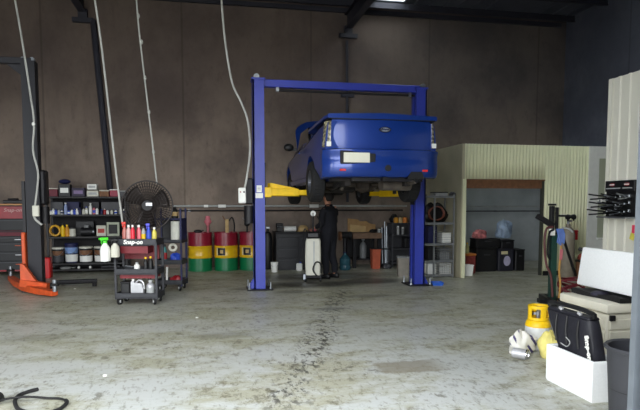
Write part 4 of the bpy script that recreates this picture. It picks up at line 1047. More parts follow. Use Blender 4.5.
def lump(name, label, cat, loc, sx, sy, sz, m, seed=0, n=28, rough=0.22):
    """a crumpled cloth or bag: a rounded heap with folds, flat underneath"""
    rnd = random.Random(seed); ph = [rnd.uniform(0, 6.28) for _ in range(8)]
    b = MB(); r_ = bmesh.ops.create_uvsphere(b.bm, u_segments=n, v_segments=n // 2, radius=1.0)
    for v_ in b.bm.verts:
        a = math.atan2(v_.co.y, v_.co.x); z = v_.co.z
        f = 1 + rough * (0.5 * math.sin(3 * a + ph[0] + 2 * z) + 0.35 * math.sin(5 * a + ph[1] - 3 * z) + 0.3 * math.sin(7 * z + ph[2] + 2 * a) + 0.2 * math.sin(11 * a + ph[3]))
        x, y = v_.co.x * f, v_.co.y * f; zz = max(0.0, (z + 0.55) / 1.55) * (1 + 0.5 * (f - 1))
        v_.co = Vector((x * sx, y * sy, zz * sz))
    return tag(b.build(name, m, loc=loc, ang=70), label, cat)
lump('cleaning_rag', 'bright blue rag heaped on the middle tier of the tall cart', 'rag', c2l(175, -0.08, 0.5015), 0.10, 0.08, 0.17, BLUE, 3)
t_ = thing('tape_roll', 'cream roll of masking tape leaning above the blue rag', 'tape roll', c2l(172.5, -0.11, 0.70)); MB().lathe([(0.035, -0.03), (0.075, -0.03), (0.075, 0.03), (0.035, 0.03), (0.035, -0.03)], (0, 0, 0.075), 24, (R(80), 0, 0)).build('tape', CREAM, t_)
lump('cleaning_rag', 'dark red rag on the bottom tier of the tall cart', 'rag', c2l(176, -0.04, 0.1425), 0.11, 0.08, 0.12, DRED, 5)
t_ = thing('paper_tube', 'rolled white chart leaning on the tall cart bottom tier', 'paper tube', c2l(165.6, -0.09, 0.1425)); MB().cyl((0, 0, 0), (0.01, 0.03, 0.28), 0.02, n=12).build('tube', WHITE, t_); MB().cyl((0.01, 0.0298, 0.278), (0.011, 0.031, 0.295), 0.012, n=10).build('core', RED, t_)

# ================================================================== BACK WALL, MIDDLE
YW = 12.95
def bx_on(name, label, cat, px0, px1, Y, z0, z1, m, dep, bev=0.008, group=None, root=True):
    """thing standing on z0 whose front face lies at Y between two pixel columns"""
    zc_ = 235
    x0, x1 = onY(px0, zc_, Y).x, onY(px1, zc_, Y).x
    t_ = thing(name, label, cat, ((x0 + x1) / 2, Y + dep / 2, z0), 0, group)
    t_['w_'] = x1 - x0
    MB().box((0, 0, (z1 - z0) / 2), (x1 - x0, dep, z1 - z0), bev=bev).build('body', m, t_)
    return t_, x1 - x0, z1 - z0
BEN = mat('bench_black', (30, 30, 34), 0.5)
t_, w_, h_ = bx_on('bench_cabinet', 'long black bench cabinet with drawers behind the white drainer machine', 'cabinet', 276, 321, YW, 0, 0.86, BEN, 0.6)
MB().box((0, -0.01, h_ + 0.02), (w_ + 0.04, 0.64, 0.035), bev=0.006).build('worktop', DRK, t_)
for k in range(3):
    for j in range(2):
        d_ = MB().box((-w_ / 4 + j * w_ / 2, -0.31, 0.16 + 0.25 * k), (w_ / 2 - 0.03, 0.02, 0.22), bev=0.004).build('drawer', BEN, t_)
        MB().box((-w_ / 4 + j * w_ / 2, -0.335, 0.24 + 0.25 * k), (0.4, 0.02, 0.018)).build('handle', DGREY, d_)
zb = 0.86 + 0.039
p = onY(290, 233, YW + 0.15); t_ = thing('paper_roll', 'white paper roll lying on the black bench cabinet', 'paper roll', (p.x, p.y, zb)); MB().cyl((-0.14, 0, 0.065), (0.14, 0, 0.065), 0.063, n=20).build('roll', WHITE, t_); MB().cyl((-0.145, 0, 0.065), (0.145, 0, 0.065), 0.02, n=10).build('core', CARD, t_)
p = onY(303, 233, YW + 0.2); t_ = thing('safety_helmet', 'beige rounded helmet lying on the black bench cabinet', 'helmet', (p.x, p.y, zb)); MB().lathe([(0, 0.15), (0.07, 0.14), (0.12, 0.09), (0.13, 0.02), (0.15, 0.0), (0.12, 0.0)], n=20).build('shell', TAN, t_); MB().box((0, -0.13, 0.012), (0.16, 0.1, 0.012), bev=0.004).build('brim', TAN, t_)
p = onY(277, 233, YW + 0.2); t_ = thing('bench_vice', 'black bench vice on the hoist end of the black bench', 'vice', (p.x + 0.06, p.y, zb)); MB().box((0, 0, 0.05), (0.14, 0.16, 0.1), bev=0.01).build('base', BLK, t_); MB().box((0, -0.06, 0.15), (0.16, 0.05, 0.1), bev=0.01).build('jaw', DRK, t_); MB().box((0, 0.05, 0.15), (0.16, 0.05, 0.1), bev=0.01).build('jaw', DRK, t_); MB().cyl((0, -0.2, 0.12), (0, -0.08, 0.12), 0.014, n=8).cyl((-0.08, -0.2, 0.12), (0.08, -0.2, 0.12), 0.008, n=8).build('screw', STEEL, t_)
p = onY(313, 233, YW + 0.12); lump('cleaning_rag', 'small pink rag on the black bench near the person', 'rag', (p.x, p.y, zb), 0.08, 0.07, 0.07, PINK, 11)
p = onZ(274.5, 272); t_ = thing('bucket', 'white plastic bucket on the floor just past the blue hoist post', 'bucket', (p.x, p.y, 0)); MB().lathe([(0, 0), (0.07, 0), (0.085, 0.21), (0.09, 0.21), (0.09, 0.225), (0.08, 0.225), (0.066, 0.01), (0, 0.01)], n=22).build('body', WHITE, t_); MB().tube([(-0.088, 0, 0.2), (-0.06, -0.06, 0.14), (0.06, -0.06, 0.14), (0.088, 0, 0.2)], 0.004, 6, 4).build('bail', STEEL, t_)
p = onZ(301.5, 272.5); t_ = thing('jug', 'small white jug on the floor in front of the black bench cabinet', 'jug', (p.x, YW - 0.2, 0)); MB().box((0, 0, 0.09), (0.14, 0.1, 0.18), bev=0.02).build('body', WHITE, t_); MB().cyl((0.03, 0, 0.18), (0.03, 0, 0.21), 0.02, n=10).build('cap', BLUE, t_)
p = onY(271, 235, 12.9); t_ = thing('gas_bottle', 'dark slim gas bottle on the floor behind the blue hoist post', 'gas bottle', (p.x - 0.04, 13.25, 0)); MB().lathe([(0, 0), (0.1, 0), (0.11, 0.02), (0.11, 0.75), (0.08, 0.86), (0.03, 0.9), (0.03, 0.96), (0, 0.96)], n=20).build('body', BLK, t_); MB().box((0, 0, 0.99), (0.1, 0.05, 0.06), bev=0.01).build('valve', STEEL, t_)

# ---- white drainer machine
p = onZ(314, 281.5); ma = thing('oil_drainer', 'white wheeled drainer machine with black hoses beside the person', 'machine', (p.x, p.y + 0.1, 0), -PSI)
MB().box((0, 0, 0.1), (0.36, 0.34, 0.06), bev=0.02).build('base', DRK, ma)
rows = []
for z, wx, wy in ((0.13, 0.30, 0.28), (0.5, 0.32, 0.30), (0.80, 0.30, 0.27), (0.86, 0.27, 0.24)):
    r_ = 0.04; q = []
    for (sx, sy) in ((1, 1), (-1, 1), (-1, -1), (1, -1)):
        for k in range(4):
            a = {(1, 1): 0, (-1, 1): 90, (-1, -1): 180, (1, -1): 270}[(sx, sy)] + 30 * k
            q.append((sx * (wx / 2 - r_) + r_ * math.cos(R(a)), sy * (wy / 2 - r_) + r_ * math.sin(R(a)), z))
    rows.append(q)
MB().loft(rows).build('housing', CREAM, ma, ang=50)
MB().box((0.02, -0.145, 0.5), (0.03, 0.012, 0.62), bev=0.004).build('side_seam', LGREY, ma)
MB().box((0, 0, 0.93), (0.26, 0.22, 0.13), bev=0.03).build('control_head', BLK, ma)
MB().cyl((0.0, 0.06, 0.95), (0.0, 0.06, 1.36), 0.018, n=10).build('pole', DRK, ma)
g_ = MB().cyl((0.0, 0.045, 1.36), (0.0, 0.075, 1.36), 0.055, n=18).build('gauge', WHITE, ma); MB().cyl((0, 0.04, 1.36), (0, 0.046, 1.36), 0.01, n=8).build('needle', BLK, g_)
MB().tube([(0.09, -0.15, 0.1), (0.0, -0.19, 0.25), (0.06, -0.19, 0.40), (0.15, -0.17, 0.36), (0.16, -0.12, 0.18)], 0.014, 8, 6).build('hose', RUB, ma)
MB().tube([(-0.1, 0.0, 0.95), (-0.17, -0.02, 1.05), (-0.2, -0.05, 0.8), (-0.19, -0.08, 0.35)], 0.012, 8, 6).build('hose', RUB, ma)
MB().tube([(0.1, 0.05, 0.95), (0.16, 0.0, 1.15), (0.08, 0.05, 1.3)], 0.012, 8, 5).build('hose', RUB, ma)
for sx in (-1, 1):
    for sy in (-1, 1):
        MB().cyl((sx * 0.15 - 0.018, sy * 0.13, 0.045), (sx * 0.15 + 0.018, sy * 0.13, 0.045), 0.045, n=16).build('castor', RUB, ma)
MB().box((-0.17, -0.15, 0.1), (0.06, 0.04, 0.12), bev=0.01).build('pedal', STEEL, ma)

# ---- the person
p = onZ(329.5, 278.3)
B0 = Vector((p.x, p.y + 0.05, 0)); PZ = math.pi + (-PSI) - 0.6      # local +x is where the person faces
per = thing('person', 'person in dark navy workwear standing by the white drainer machine under the ute', 'person', B0, PZ)
HS = 1.80
N = []; E = []
def nd(co, r, pa=None):
    N.append((co, r)); i = len(N) - 1
    if pa is not None: E.append((pa, i))
    return i
pel = nd((0, 0, 0.96), (0.125, 0.155)); wa = nd((0.0, 0, 1.10), (0.105, 0.135), pel); ch = nd((0.01, 0, 1.30), (0.12, 0.165), wa); sh = nd((0.0, 0, 1.43), (0.085, 0.12), ch)
nk = nd((0.015, 0, 1.53), 0.056, sh); jaw = nd((0.045, 0, 1.60), 0.07, nk); hd = nd((0.035, 0, 1.69), 0.098, jaw); cr = nd((0.02, 0, 1.745), 0.075, hd)
ARMS = {}
for s, elb, wri in ((1, (0.0, 0.27, 1.14), (0.21, 0.2, 1.06)), (-1, (0.02, -0.27, 1.14), (0.24, -0.18, 1.12))):
    a = nd((0.0, s * 0.185, 1.43), 0.066, sh); b_ = nd((0.03, s * 0.23, 1.30), 0.054, a); c_ = nd(elb, 0.046, b_); d_ = nd(((elb[0] + wri[0]) / 2, (elb[1] + wri[1]) / 2, (elb[2] + wri[2]) / 2), 0.041, c_); e_ = nd(wri, 0.030, d_)
    v = (Vector(wri) - Vector(elb)).normalized()
    pm = Vector(wri) + v * 0.06; f_ = nd(tuple(pm), (0.018, 0.036), e_); ARMS[s] = (Vector(wri), v, pm)
for s, kx, fx in ((1, 0.03, 0.0), (-1, 0.02, -0.05)):
    a = nd((0.0, s * 0.1, 0.88), 0.098, pel); b_ = nd((0.015, s * 0.11, 0.70), 0.080, a); k_ = nd((kx, s * 0.115, 0.50), 0.060, b_); c_ = nd((fx - 0.015, s * 0.12, 0.32), 0.056, k_); an_ = nd((fx - 0.02, s * 0.12, 0.095), 0.040, c_); nd((fx + 0.05, s * 0.13, 0.04), (0.036, 0.036), an_); nd((fx + 0.14, s * 0.14, 0.034), (0.028, 0.036), len(N) - 1)
bd_ = skin('body', SKINM, N, E, pel, 2, per)
# fingers, thumbs and face features join the body mesh
ex = MB()
for s in (1, -1):
    wri, v, pm = ARMS[s]; side = Vector((-v.y, v.x, 0)).normalized()
    for k, L in enumerate((0.072, 0.082, 0.077, 0.06)):
        o_ = pm + side * ((k - 1.5) * 0.019) + v * 0.02
        ex.tube([o_ - v * 0.015, o_ + v * L * 0.45, o_ + v * L * 0.75 + Vector((0, 0, -0.022)), o_ + v * L * 0.78 + Vector((0, 0, -0.045))], lambda t: 0.0095 * (1 - 0.25 * t), 8, 3)
    o_ = wri + v * 0.03 - side * s * 0.02
    ex.tube([o_, o_ - side * s * 0.035 + v * 0.025, o_ - side * s * 0.04 + v * 0.055 + Vector((0, 0, -0.012))], lambda t: 0.011 * (1 - 0.2 * t), 8, 3)
ex.lathe([(0, 0.034), (0.009, 0.02), (0.014, 0), (0.012, -0.012), (0, -0.014)], (0.128, 0, 1.665), 10, (0, 0.35, 0))
for s in (1, -1): ex.ball((0.03, s * 0.095, 1.675), 0.028, (0.6, 0.3, 1.1), 10)
ex.box((0.118, 0, 1.625), (0.014, 0.045, 0.012), bev=0.003)
me = bd_.data; ex.bm.from_mesh(me); ex.bm.to_mesh(me); ex.bm.free()
for q in me.polygons: q.use_smooth = True
for s in (1, -1): MB().ball((0.118, s * 0.034, 1.69), 0.012, (0.7, 1, 0.8), 10).build('eye', mat('eye_white', (225, 222, 215), 0.3), per)
# hair
hr = MB().ball((0.010, 0, 1.70), 0.112, (1.0, 0.95, 1.0), 20)
for q in list(hr.bm.verts):
    if q.co.x > 0.06 and q.co.z < 1.735: q.co.x = 0.06
    lim = 1.665 if q.co.x > 0.03 else 1.605
    if q.co.z < lim: q.co.z = lim
hr.build('hair', HAIR, per)
# overalls
N2 = []; E2 = []
for i, (co, r) in enumerate(N): pass
def cloth(idx_edges, grow): ...
N = []; E = []
pel = nd((0, 0, 0.98), (0.165, 0.20)); wa = nd((0.0, 0, 1.12), (0.155, 0.185), pel); ch = nd((0.005, 0, 1.30), (0.16, 0.205), wa); sh = nd((0.0, 0, 1.44), (0.10, 0.14), ch); nd((0.01, 0, 1.50), 0.075, sh)
for s, elb, wri in ((1, (0.0, 0.27, 1.14), (0.19, 0.207, 1.068)), (-1, (0.02, -0.27, 1.14), (0.22, -0.19, 1.122))):
    a = nd((0.0, s * 0.19, 1.435), 0.085, sh); b_ = nd((0.03, s * 0.235, 1.30), 0.074, a); c_ = nd(elb, 0.066, b_); d_ = nd(((elb[0] + wri[0]) / 2, (elb[1] + wri[1]) / 2, (elb[2] + wri[2]) / 2), 0.058, c_); nd(wri, 0.046, d_)
for s, kx, fx in ((1, 0.03, 0.0), (-1, 0.02, -0.05)):
    a = nd((0.0, s * 0.105, 0.86), 0.128, pel); b_ = nd((0.015, s * 0.115, 0.68), 0.114, a); k_ = nd((kx, s * 0.12, 0.48), 0.098, b_); c_ = nd((fx - 0.01, s * 0.125, 0.28), 0.078, k_); nd((fx - 0.01, s * 0.125, 0.085), 0.070, c_)
skin('overalls', CLOTHN, N, E, 0, 2, per)
MB().lathe([(0.062, 1.50), (0.085, 1.49), (0.08, 1.535), (0.066, 1.545)], (0.01, 0, 0), 20).build('collar', CLOTHN, per)
for s, fx in ((1, 0.0), (-1, -0.05)):
    rows = []
    for x_, w_, h_ in ((-0.10, 0.03, 0.09), (-0.07, 0.045, 0.11), (0.0, 0.05, 0.12), (0.06, 0.05, 0.09), (0.13, 0.052, 0.065), (0.18, 0.04, 0.05), (0.2, 0.02, 0.03)):
        rows.append([(fx + x_, s * 0.13 + w_ * math.cos(a), max(0.0, h_ / 2 + h_ / 2 * math.sin(a)) if True else 0) for a in [2 * math.pi * k / 12 for k in range(12)]])
    MB().loft(rows).build('boot', BLK, per, ang=60)

# ---- right of the person
p = onY(347, 240, 12.9); t_ = thing('bench_grinder', 'dark pedestal grinder with a brown wheel guard behind the person', 'grinder', (p.x, 13.1, 0))
MB().cyl((0, 0, 0), (0, 0, 0.03), 0.16, n=20).build('base', DRK, t_); MB().cyl((0, 0, 0.03), (0, 0, 0.72), 0.05, n=14).build('column', DRK, t_); MB().cyl((-0.1, 0, 0.80), (0.1, 0, 0.80), 0.085, n=18).build('motor', DRK, t_)
for s, m in ((-1, BROWN), (1, BLK)): MB().cyl((s * 0.1, 0, 0.78), (s * 0.15, 0, 0.78), 0.11, n=20).build('wheel', m, t_)
p = onZ(347.5, 271); t_ = thing('water_bottle', 'large teal water bottle on the floor between person and workbench', 'bottle', (p.x, 12.75, 0)); MB().lathe([(0, 0), (0.12, 0), (0.13, 0.02), (0.13, 0.1), (0.122, 0.12), (0.13, 0.14), (0.13, 0.26), (0.06, 0.35), (0.035, 0.36), (0.035, 0.4), (0, 0.4)], n=24).build('body', mat('aqua_plastic', (50, 92, 104), 0.25), t_); MB().cyl((0, 0, 0.4), (0, 0, 0.425), 0.04, n=14).build('cap', NAVY, t_)
YK = 13.0
x0, x1 = onY(353, 235, YK).x, onY(382, 235, YK).x; bw = x1 - x0
wb = thing('workbench', 'timber topped workbench with dark legs against the back wall', 'workbench', ((x0 + x1) / 2, YK, 0))
TOPZ = onY(366, 233, YK).z
MB().box((0, 0.35, TOPZ - 0.07), (bw, 0.7, 0.14), bev=0.008).build('top', mat('bench_timber', (118, 92, 72), 0.7, var=0.25), wb)
for sx in (-1, 1):
    for sy in (0.06, 0.64): MB().box((sx * (bw / 2 - 0.05), sy, (TOPZ - 0.14) / 2), (0.08, 0.08, TOPZ - 0.14)).build('leg', DRK, wb)
MB().box((0, 0.4, 0.2), (bw - 0.14, 0.5, 0.03)).build('lower_shelf', DRK, wb); MB().box((0, 0.66, 0.45), (bw - 0.1, 0.02, 0.5)).build('back_panel', BLK, wb)
t_ = thing('cardboard_sheet', 'wide tan cardboard sheet leaning on the wall above the workbench', 'cardboard', ((x0 + x1) / 2, YK + 0.55, TOPZ + 0.0015)); MB().prism([(-0.36, 0), (0.36, 0), (0.36, 0.18), (0.2, 0.21), (0.12, 0.27), (-0.05, 0.26), (-0.1, 0.31), (-0.36, 0.34)], 'y', -0.01, 0.01).build('sheet', CARD, t_); MB().prism([(-0.3, 0), (0.1, 0), (0.1, 0.14), (-0.3, 0.19)], 'y', -0.03, -0.012).build('sheet', TAN, t_)
lump('glove', 'black glove lying on the timber workbench', 'glove', (onY(373, 233, YK + 0.2).x, YK + 0.2, TOPZ + 0.0015), 0.1, 0.07, 0.08, BLK, 21)
t_ = thing('jar', 'small pale jar at the end of the timber workbench', 'jar', (onY(379, 233, YK + 0.15).x, YK + 0.15, TOPZ + 0.0015)); MB().cyl((0, 0, 0), (0, 0, 0.07), 0.035, n=14).build('body', LGREY, t_); MB().cyl((0, 0, 0.07), (0, 0, 0.085), 0.037, n=14).build('lid', WHITE, t_)
t_ = thing('gas_bottle', 'grey gas bottle on the shelf under the timber workbench', 'gas bottle', (onY(363, 255, YK + 0.3).x, YK + 0.3, 0.2165)); MB().lathe([(0, 0), (0.08, 0), (0.085, 0.02), (0.085, 0.3), (0.05, 0.38), (0.02, 0.4), (0.02, 0.44), (0, 0.44)], n=18).build('body', GREY, t_); MB().box((0, 0, 0.455), (0.07, 0.03, 0.03)).build('valve', STEEL, t_)
p = onY(377.5, 260, YK - 0.3); t_ = thing('waste_bin', 'orange rectangular bin standing under the end of the timber workbench', 'bin', (p.x, YK - 0.13, 0)); MB().lathe([(0, 0), (0.125, 0), (0.145, 0.45), (0.155, 0.45), (0.155, 0.47), (0.138, 0.47), (0.12, 0.01), (0, 0.01)], n=4, rot=(0, 0, R(45))).build('body', mat('terracotta_plastic', (176, 84, 56), 0.5), t_); MB().box((0, 0, 0.472), (0.20, 0.20, 0.01)).build('contents', BLK, t_)
# rack of rods
rk = thing('rod_rack', 'upright rack of thin metal rods beside the timber workbench', 'rack', (onY(387.3, 240, YK).x, YK + 0.2, 0))
MB().box((0, 0, 0.04), (0.22, 0.34, 0.08), bev=0.01).build('base', DRK, rk); MB().box((0, 0.16, 0.5), (0.22, 0.02, 0.9)).build('back_panel', BLK, rk)
rnd = random.Random(4)
for k in range(7):
    x_ = -0.09 + 0.03 * k; MB().cyl((x_, -0.06 + 0.03 * (k % 3), 0.08), (x_ + rnd.uniform(-.01, .01), 0.05, 1.0 + rnd.uniform(-0.06, 0.16)), 0.011, n=8).build('rod', STEEL if k % 2 else DGREY, rk)
MB().box((0, -0.1, 0.45), (0.22, 0.02, 0.03)).build('retaining_bar', DRK, rk)
# grey shelf behind the right hoist post
x0, x1 = onY(392, 235, YK).x, onY(416, 235, YK).x; gw = x1 - x0; gx = (x0 + x1) / 2
gs = thing('shelf_unit', 'grey steel shelf unit behind the right blue hoist post', 'shelf', (gx, YK, 0))
GZ = [0.12, 0.46, 0.80, onY(400, 223, YK).z]
for z in GZ: MB().box((0, 0.22, z - 0.015), (gw, 0.44, 0.03)).build('shelf_board', DGREY, gs)
for sx in (-1, 1):
    for y in (0.02, 0.42): MB().box((sx * (gw / 2 - 0.02), y, GZ[-1] / 2), (0.035, 0.035, GZ[-1])).build('upright', DGREY, gs)
MB().box((0, 0.445, GZ[-1] / 2), (gw - 0.04, 0.008, GZ[-1] - 0.02)).build('back_sheet', DGREY, gs)
for k, (px, m, lab) in enumerate(((396, mat('amber', (215, 150, 40), 0.5), 'amber'), (400.5, TAN, 'tan'), (405, mat('dull_orange', (200, 120, 50), 0.6), 'orange'))):
    p = onY(px, 220, YK + 0.12); t_ = thing('paint_tin', '%s tin on top of the grey shelf unit' % lab, 'tin', (p.x, YK + 0.12, GZ[-1] + 0.0015)); MB().lathe([(0, 0), (0.055, 0), (0.06, 0.03), (0.06, 0.1), (0.045, 0.13), (0.0, 0.14)], n=16).build('body', m, t_); MB().cyl((0, 0, 0.135), (0, 0, 0.15), 0.025, n=10).build('lid', BLK, t_)
lump('cable_heap', 'tangled black cable heaped on the grey shelf unit top', 'cable', (onY(388, 223, YK + 0.25).x + 0.17, YK + 0.3, GZ[-1] + 0.0015), 0.1, 0.08, 0.2, BLK, 31)
p = onY(398, 240, YK + 0.1); t_ = thing('spray_can', 'pale spray can standing on the upper board of the grey shelf unit', 'spray can', (p.x, YK + 0.1, GZ[2] + 0.0015)); MB().cyl((0, 0, 0), (0, 0, 0.18), 0.033, n=16).build('body', LGREY, t_); MB().cyl((0, 0, 0.18), (0, 0, 0.21), 0.025, n=12).build('cap', WHITE, t_)
p = onY(403, 240, YK + 0.1); t_ = thing('spray_can', 'white capped grey can beside the pale spray can on the grey shelf unit', 'spray can', (p.x, YK + 0.12, GZ[2] + 0.0015)); MB().cyl((0, 0, 0), (0, 0, 0.15), 0.04, n=16).build('body', GREY, t_); MB().cyl((0, 0, 0.15), (0, 0, 0.175), 0.03, n=12).build('cap', WHITE, t_)
p = onY(408, 250, YK + 0.2); t_ = thing('tool_case', 'black tool case on the middle board of the grey shelf unit', 'case', (p.x - 0.02, YK + 0.2, GZ[1] + 0.0015)); MB().box((0, 0, 0.13), (0.22, 0.28, 0.26), bev=0.02).build('body', BLK, t_); MB().tube([(-0.05, -0.15, 0.2), (-0.04, -0.18, 0.22), (0.04, -0.18, 0.22), (0.05, -0.15, 0.2)], 0.01, 6, 3).build('handle', DRK, t_)
p = onZ(406, 277.5); t_ = thing('storage_bin', 'grey lidded bin on the floor left of the right blue post', 'bin', (p.x, p.y + 0.2, 0)); MB().lathe([(0, 0), (0.15, 0), (0.17, 0.4), (0, 0.4)], n=4, rot=(0, 0, R(45 - 11))).build('body', mat('taupe_plastic', (128, 122, 112), 0.6), t_); MB().box((0, 0, 0.42), (0.27, 0.27, 0.03), (0, 0, R(-11)), bev=0.008).build('lid', GREY, t_)
p = onZ(393, 272.5); lump('cleaning_rag', 'dark crumpled rag on the floor by the rod rack', 'rag', (p.x + 0.1, YK - 0.2, 0), 0.11, 0.1, 0.12, DGREY, 41)
p = onZ(437, 285); t_ = thing('drip_pan', 'small blue pan on the floor beside the right blue hoist post', 'pan', (p.x, p.y, 0), -PSI); MB().lathe([(0, 0), (0.13, 0), (0.155, 0.06), (0.145, 0.06), (0.122, 0.01), (0, 0.01)], n=4, rot=(0, 0, R(45))).build('pan', mat('pan_blue', (45, 95, 190), 0.45), t_); MB().box((0, 0, 0.03), (0.1, 0.06, 0.04), bev=0.01).build('sponge', BLUE, t_)

# ---- wire shelving against the store room's side wall
WX0, WX1, WY = 4.36, 5.06, 11.02
ws = thing('wire_shelving', 'galvanised shelving with clutter against the rendered store wall', 'shelf', ((WX0 + WX1) / 2, WY, 0)); ww = WX1 - WX0
WZ = [0.06, 0.36, 0.72, 1.16, 1.72]
for z in WZ:
    MB().box((0, 0.25, z - 0.012), (ww, 0.5, 0.024)).box((0, 0.005, z - 0.02), (ww, 0.012, 0.045)).build('shelf_board', GREY, ws)
for x_ in (-ww / 2 + 0.015, -0.10, ww / 2 - 0.015):
    for y in (0.015, 0.485): MB().box((x_, y, 0.88), (0.03, 0.03, 1.76)).build('upright', GREY, ws)
for z in WZ[:3]:
    m = MB()
    for k in range(6): m.cyl((-0.08, 0.0, z + 0.05 * k + 0.03), (ww / 2 - 0.03, 0.0, z + 0.05 * k + 0.03), 0.0035, n=5)
    m.build('wire_guard', STEEL, ws)
def wx(px): return onY(px, 240, WY + 0.12).x
e = 0.0015
def wbox(name, label, cat, px0, px1, z, h, m, y=0.22, dep=0.3, lid=None):
    a, b_ = wx(px0), wx(px1); a = max(a, WX0 + 0.035); b_ = min(b_, WX1 - 0.035)
    t_ = thing(name, label, cat, ((a + b_) / 2, WY + y, z + e)); MB().box((0, 0, h / 2), (b_ - a, dep, h), bev=0.01).build('body', m, t_)
    MB().box((0, 0, h + 0.012), (b_ - a + 0.008, dep + 0.01, 0.02), bev=0.004).build('lid', lid or m, t_); return t_, b_ - a
wbox('storage_box', 'white lidded box on the lowest board of the galvanised shelving, post side', 'box', 427.5, 436, WZ[0], 0.22, WHITE, lid=LGREY)
# open grid crate
a, b_ = wx(439.5), wx(455); b_ = min(b_, WX1 - 0.04)
def crate(label, z, m, h):
    t_ = thing('plastic_crate', label, 'crate', ((a + b_) / 2, WY + 0.24, z + e)); w_ = b_ - a; d_ = 0.34
    MB().box((0, 0, 0.006), (w_, d_, 0.012)).build('bottom', m, t_)
    s = MB()
    for k in range(5): s.box((0, -d_ / 2, 0.012 + (h - 0.02) * k / 4), (w_, 0.01, 0.016)).box((0, d_ / 2, 0.012 + (h - 0.02) * k / 4), (w_, 0.01, 0.016)).box((-w_ / 2, 0, 0.012 + (h - 0.02) * k / 4), (0.01, d_, 0.016)).box((w_ / 2, 0, 0.012 + (h - 0.02) * k / 4), (0.01, d_, 0.016))
    for k in range(7):
        x_ = -w_ / 2 + w_ * k / 6; s.box((x_, -d_ / 2, h / 2), (0.012, 0.012, h)).box((x_, d_ / 2, h / 2), (0.012, 0.012, h))
    s.build('grid_wall', m, t_); MB().box((0, 0, h * 0.35), (w_ - 0.04, d_ - 0.04, h * 0.6), bev=0.02).build('contents', LGREY, t_)
crate('white grid crate on the lowest board of the galvanised shelving', WZ[0], WHITE, 0.23)
crate('grey grid crate on the second board of the galvanised shelving', WZ[1], GREY, 0.24)
wbox('storage_box', 'dark box on the second board of the galvanised shelving', 'box', 427.5, 436, WZ[1], 0.26, BLK)
wbox('storage_box', 'white box on the third board of the galvanised shelving', 'box', 441.5, 453, WZ[2], 0.21, WHITE, lid=CREAM)
wbox('storage_box', 'dark navy box on the third board of the galvanised shelving', 'box', 427.5, 436, WZ[2], 0.36, NAVY, lid=BLK)
lump('cable_heap', 'heap of dark tangled cable filling the fourth board of the galvanised shelving', 'cable', ((WX0 + WX1) / 2 + 0.02, WY + 0.34, WZ[3] + e), 0.27, 0.09, 0.38, BLK, 8, rough=0.3)
P = []
for k in range(40):
    a_ = 2 * math.pi * k / 13; P.append((0.17 * math.cos(a_), 0.02 * (k % 5) - 0.05, 0.18 + 0.155 * math.sin(a_) * (1 - 0.012 * (k % 13))))
o = MB().tube(P, 0.013, 6, 2).build('coiled_hose', mat('hose_brown', (120, 66, 48), 0.5), loc=((WX0 + WX1) / 2 - 0.02, WY - 0.0, WZ[3] + 0.008)); o.location.y = WY + 0.11; o.location.x += 0.0; tag(o, 'brown hose coiled on edge in front of the dark cable heap', 'hose')
wbox('tool_case', 'flat white and black case on top of the galvanised shelving', 'case', 434, 446, WZ[4], 0.06, LGREY, lid=BLK)
lump('cleaning_rag', 'dark rag on top of the galvanised shelving', 'rag', (wx(453), WY + 0.2, WZ[4] + e), 0.06, 0.1, 0.08, DGREY, 9)

# ---- clutter inside the store room
YI = 11.75
def ibox(name, label, cat, px0, px1, z0, z1, m, Y=YI, dep=0.4, lid=None, handle=True, rz=0.0):
    a, b_ = onY(px0, 250, Y).x, onY(px1, 250, Y).x
    t_ = thing(name, label, cat, ((a + b_) / 2, Y + dep / 2, z0), rz); w_ = b_ - a; h = z1 - z0
    MB().box((0, 0, h / 2 - 0.015), (w_, dep, h - 0.03), bev=0.015).build('body', m, t_)
    MB().box((0, 0, h - 0.015), (w_ + 0.012, dep + 0.012, 0.03), bev=0.006).build('lid', lid or m, t_)
    if handle: MB().box((0, -dep / 2 - 0.012, h * 0.7), (w_ * 0.3, 0.02, 0.03), bev=0.005).build('handle', DGREY, t_)
    return t_, w_
ibox('storage_chest', 'large black chest standing in the store room opening', 'chest', 477, 497, 0, 0.56, BLK)
t_, w_ = ibox('storage_box', 'dark box with white emblem in the store room next to the large black chest', 'box', 499, 514, 0, 0.52, mat('ink_box', (34, 34, 44), 0.5), handle=False)
MB().ball((0, 0, 0), 0.09, (1.0, 0.05, 1.3), 14).build('emblem', mat('pale_lilac', (170, 165, 190), 0.6), t_, loc=(0.02, -0.202, 0.24)); MB().box((-0.05, -0.203, 0.43), (0.16, 0.006, 0.07)).build('label_panel', mat('label_cream', (200, 190, 150), 0.6), t_)
ibox('storage_box', 'plain black box at the far end of the row in the store room', 'box', 516, 525, 0, 0.50, BLK, dep=0.5)
ibox('tool_case', 'long dark case lying across the large black chest', 'case', 476, 500, 0.5615, 0.76, BLK, dep=0.32)
ibox('tool_case', 'dark case lying on the dark emblem box', 'case', 501.5, 514, 0.5215, 0.72, DRK, dep=0.32)
p = onY(504, 243, YI + 0.15); lump('plastic_bag', 'blue and white plastic bag slumped on top of the dark cases', 'bag', (p.x, YI + 0.16, 0.762), 0.18, 0.15, 0.40, mat('bag_blue', (140, 158, 180), 0.35, var=0.5, scale=7), 14, rough=0.3)
p = onY(473, 243, YI + 0.1); lump('plastic_bag', 'red and white bag lying at the end of the long dark case', 'bag', (onY(484, 243, YI + 0.1).x - 0.08, YI + 0.14, 0.763), 0.16, 0.11, 0.19, mat('bag_red', (205, 120, 120), 0.5, var=0.75, scale=9), 15, rough=0.3)
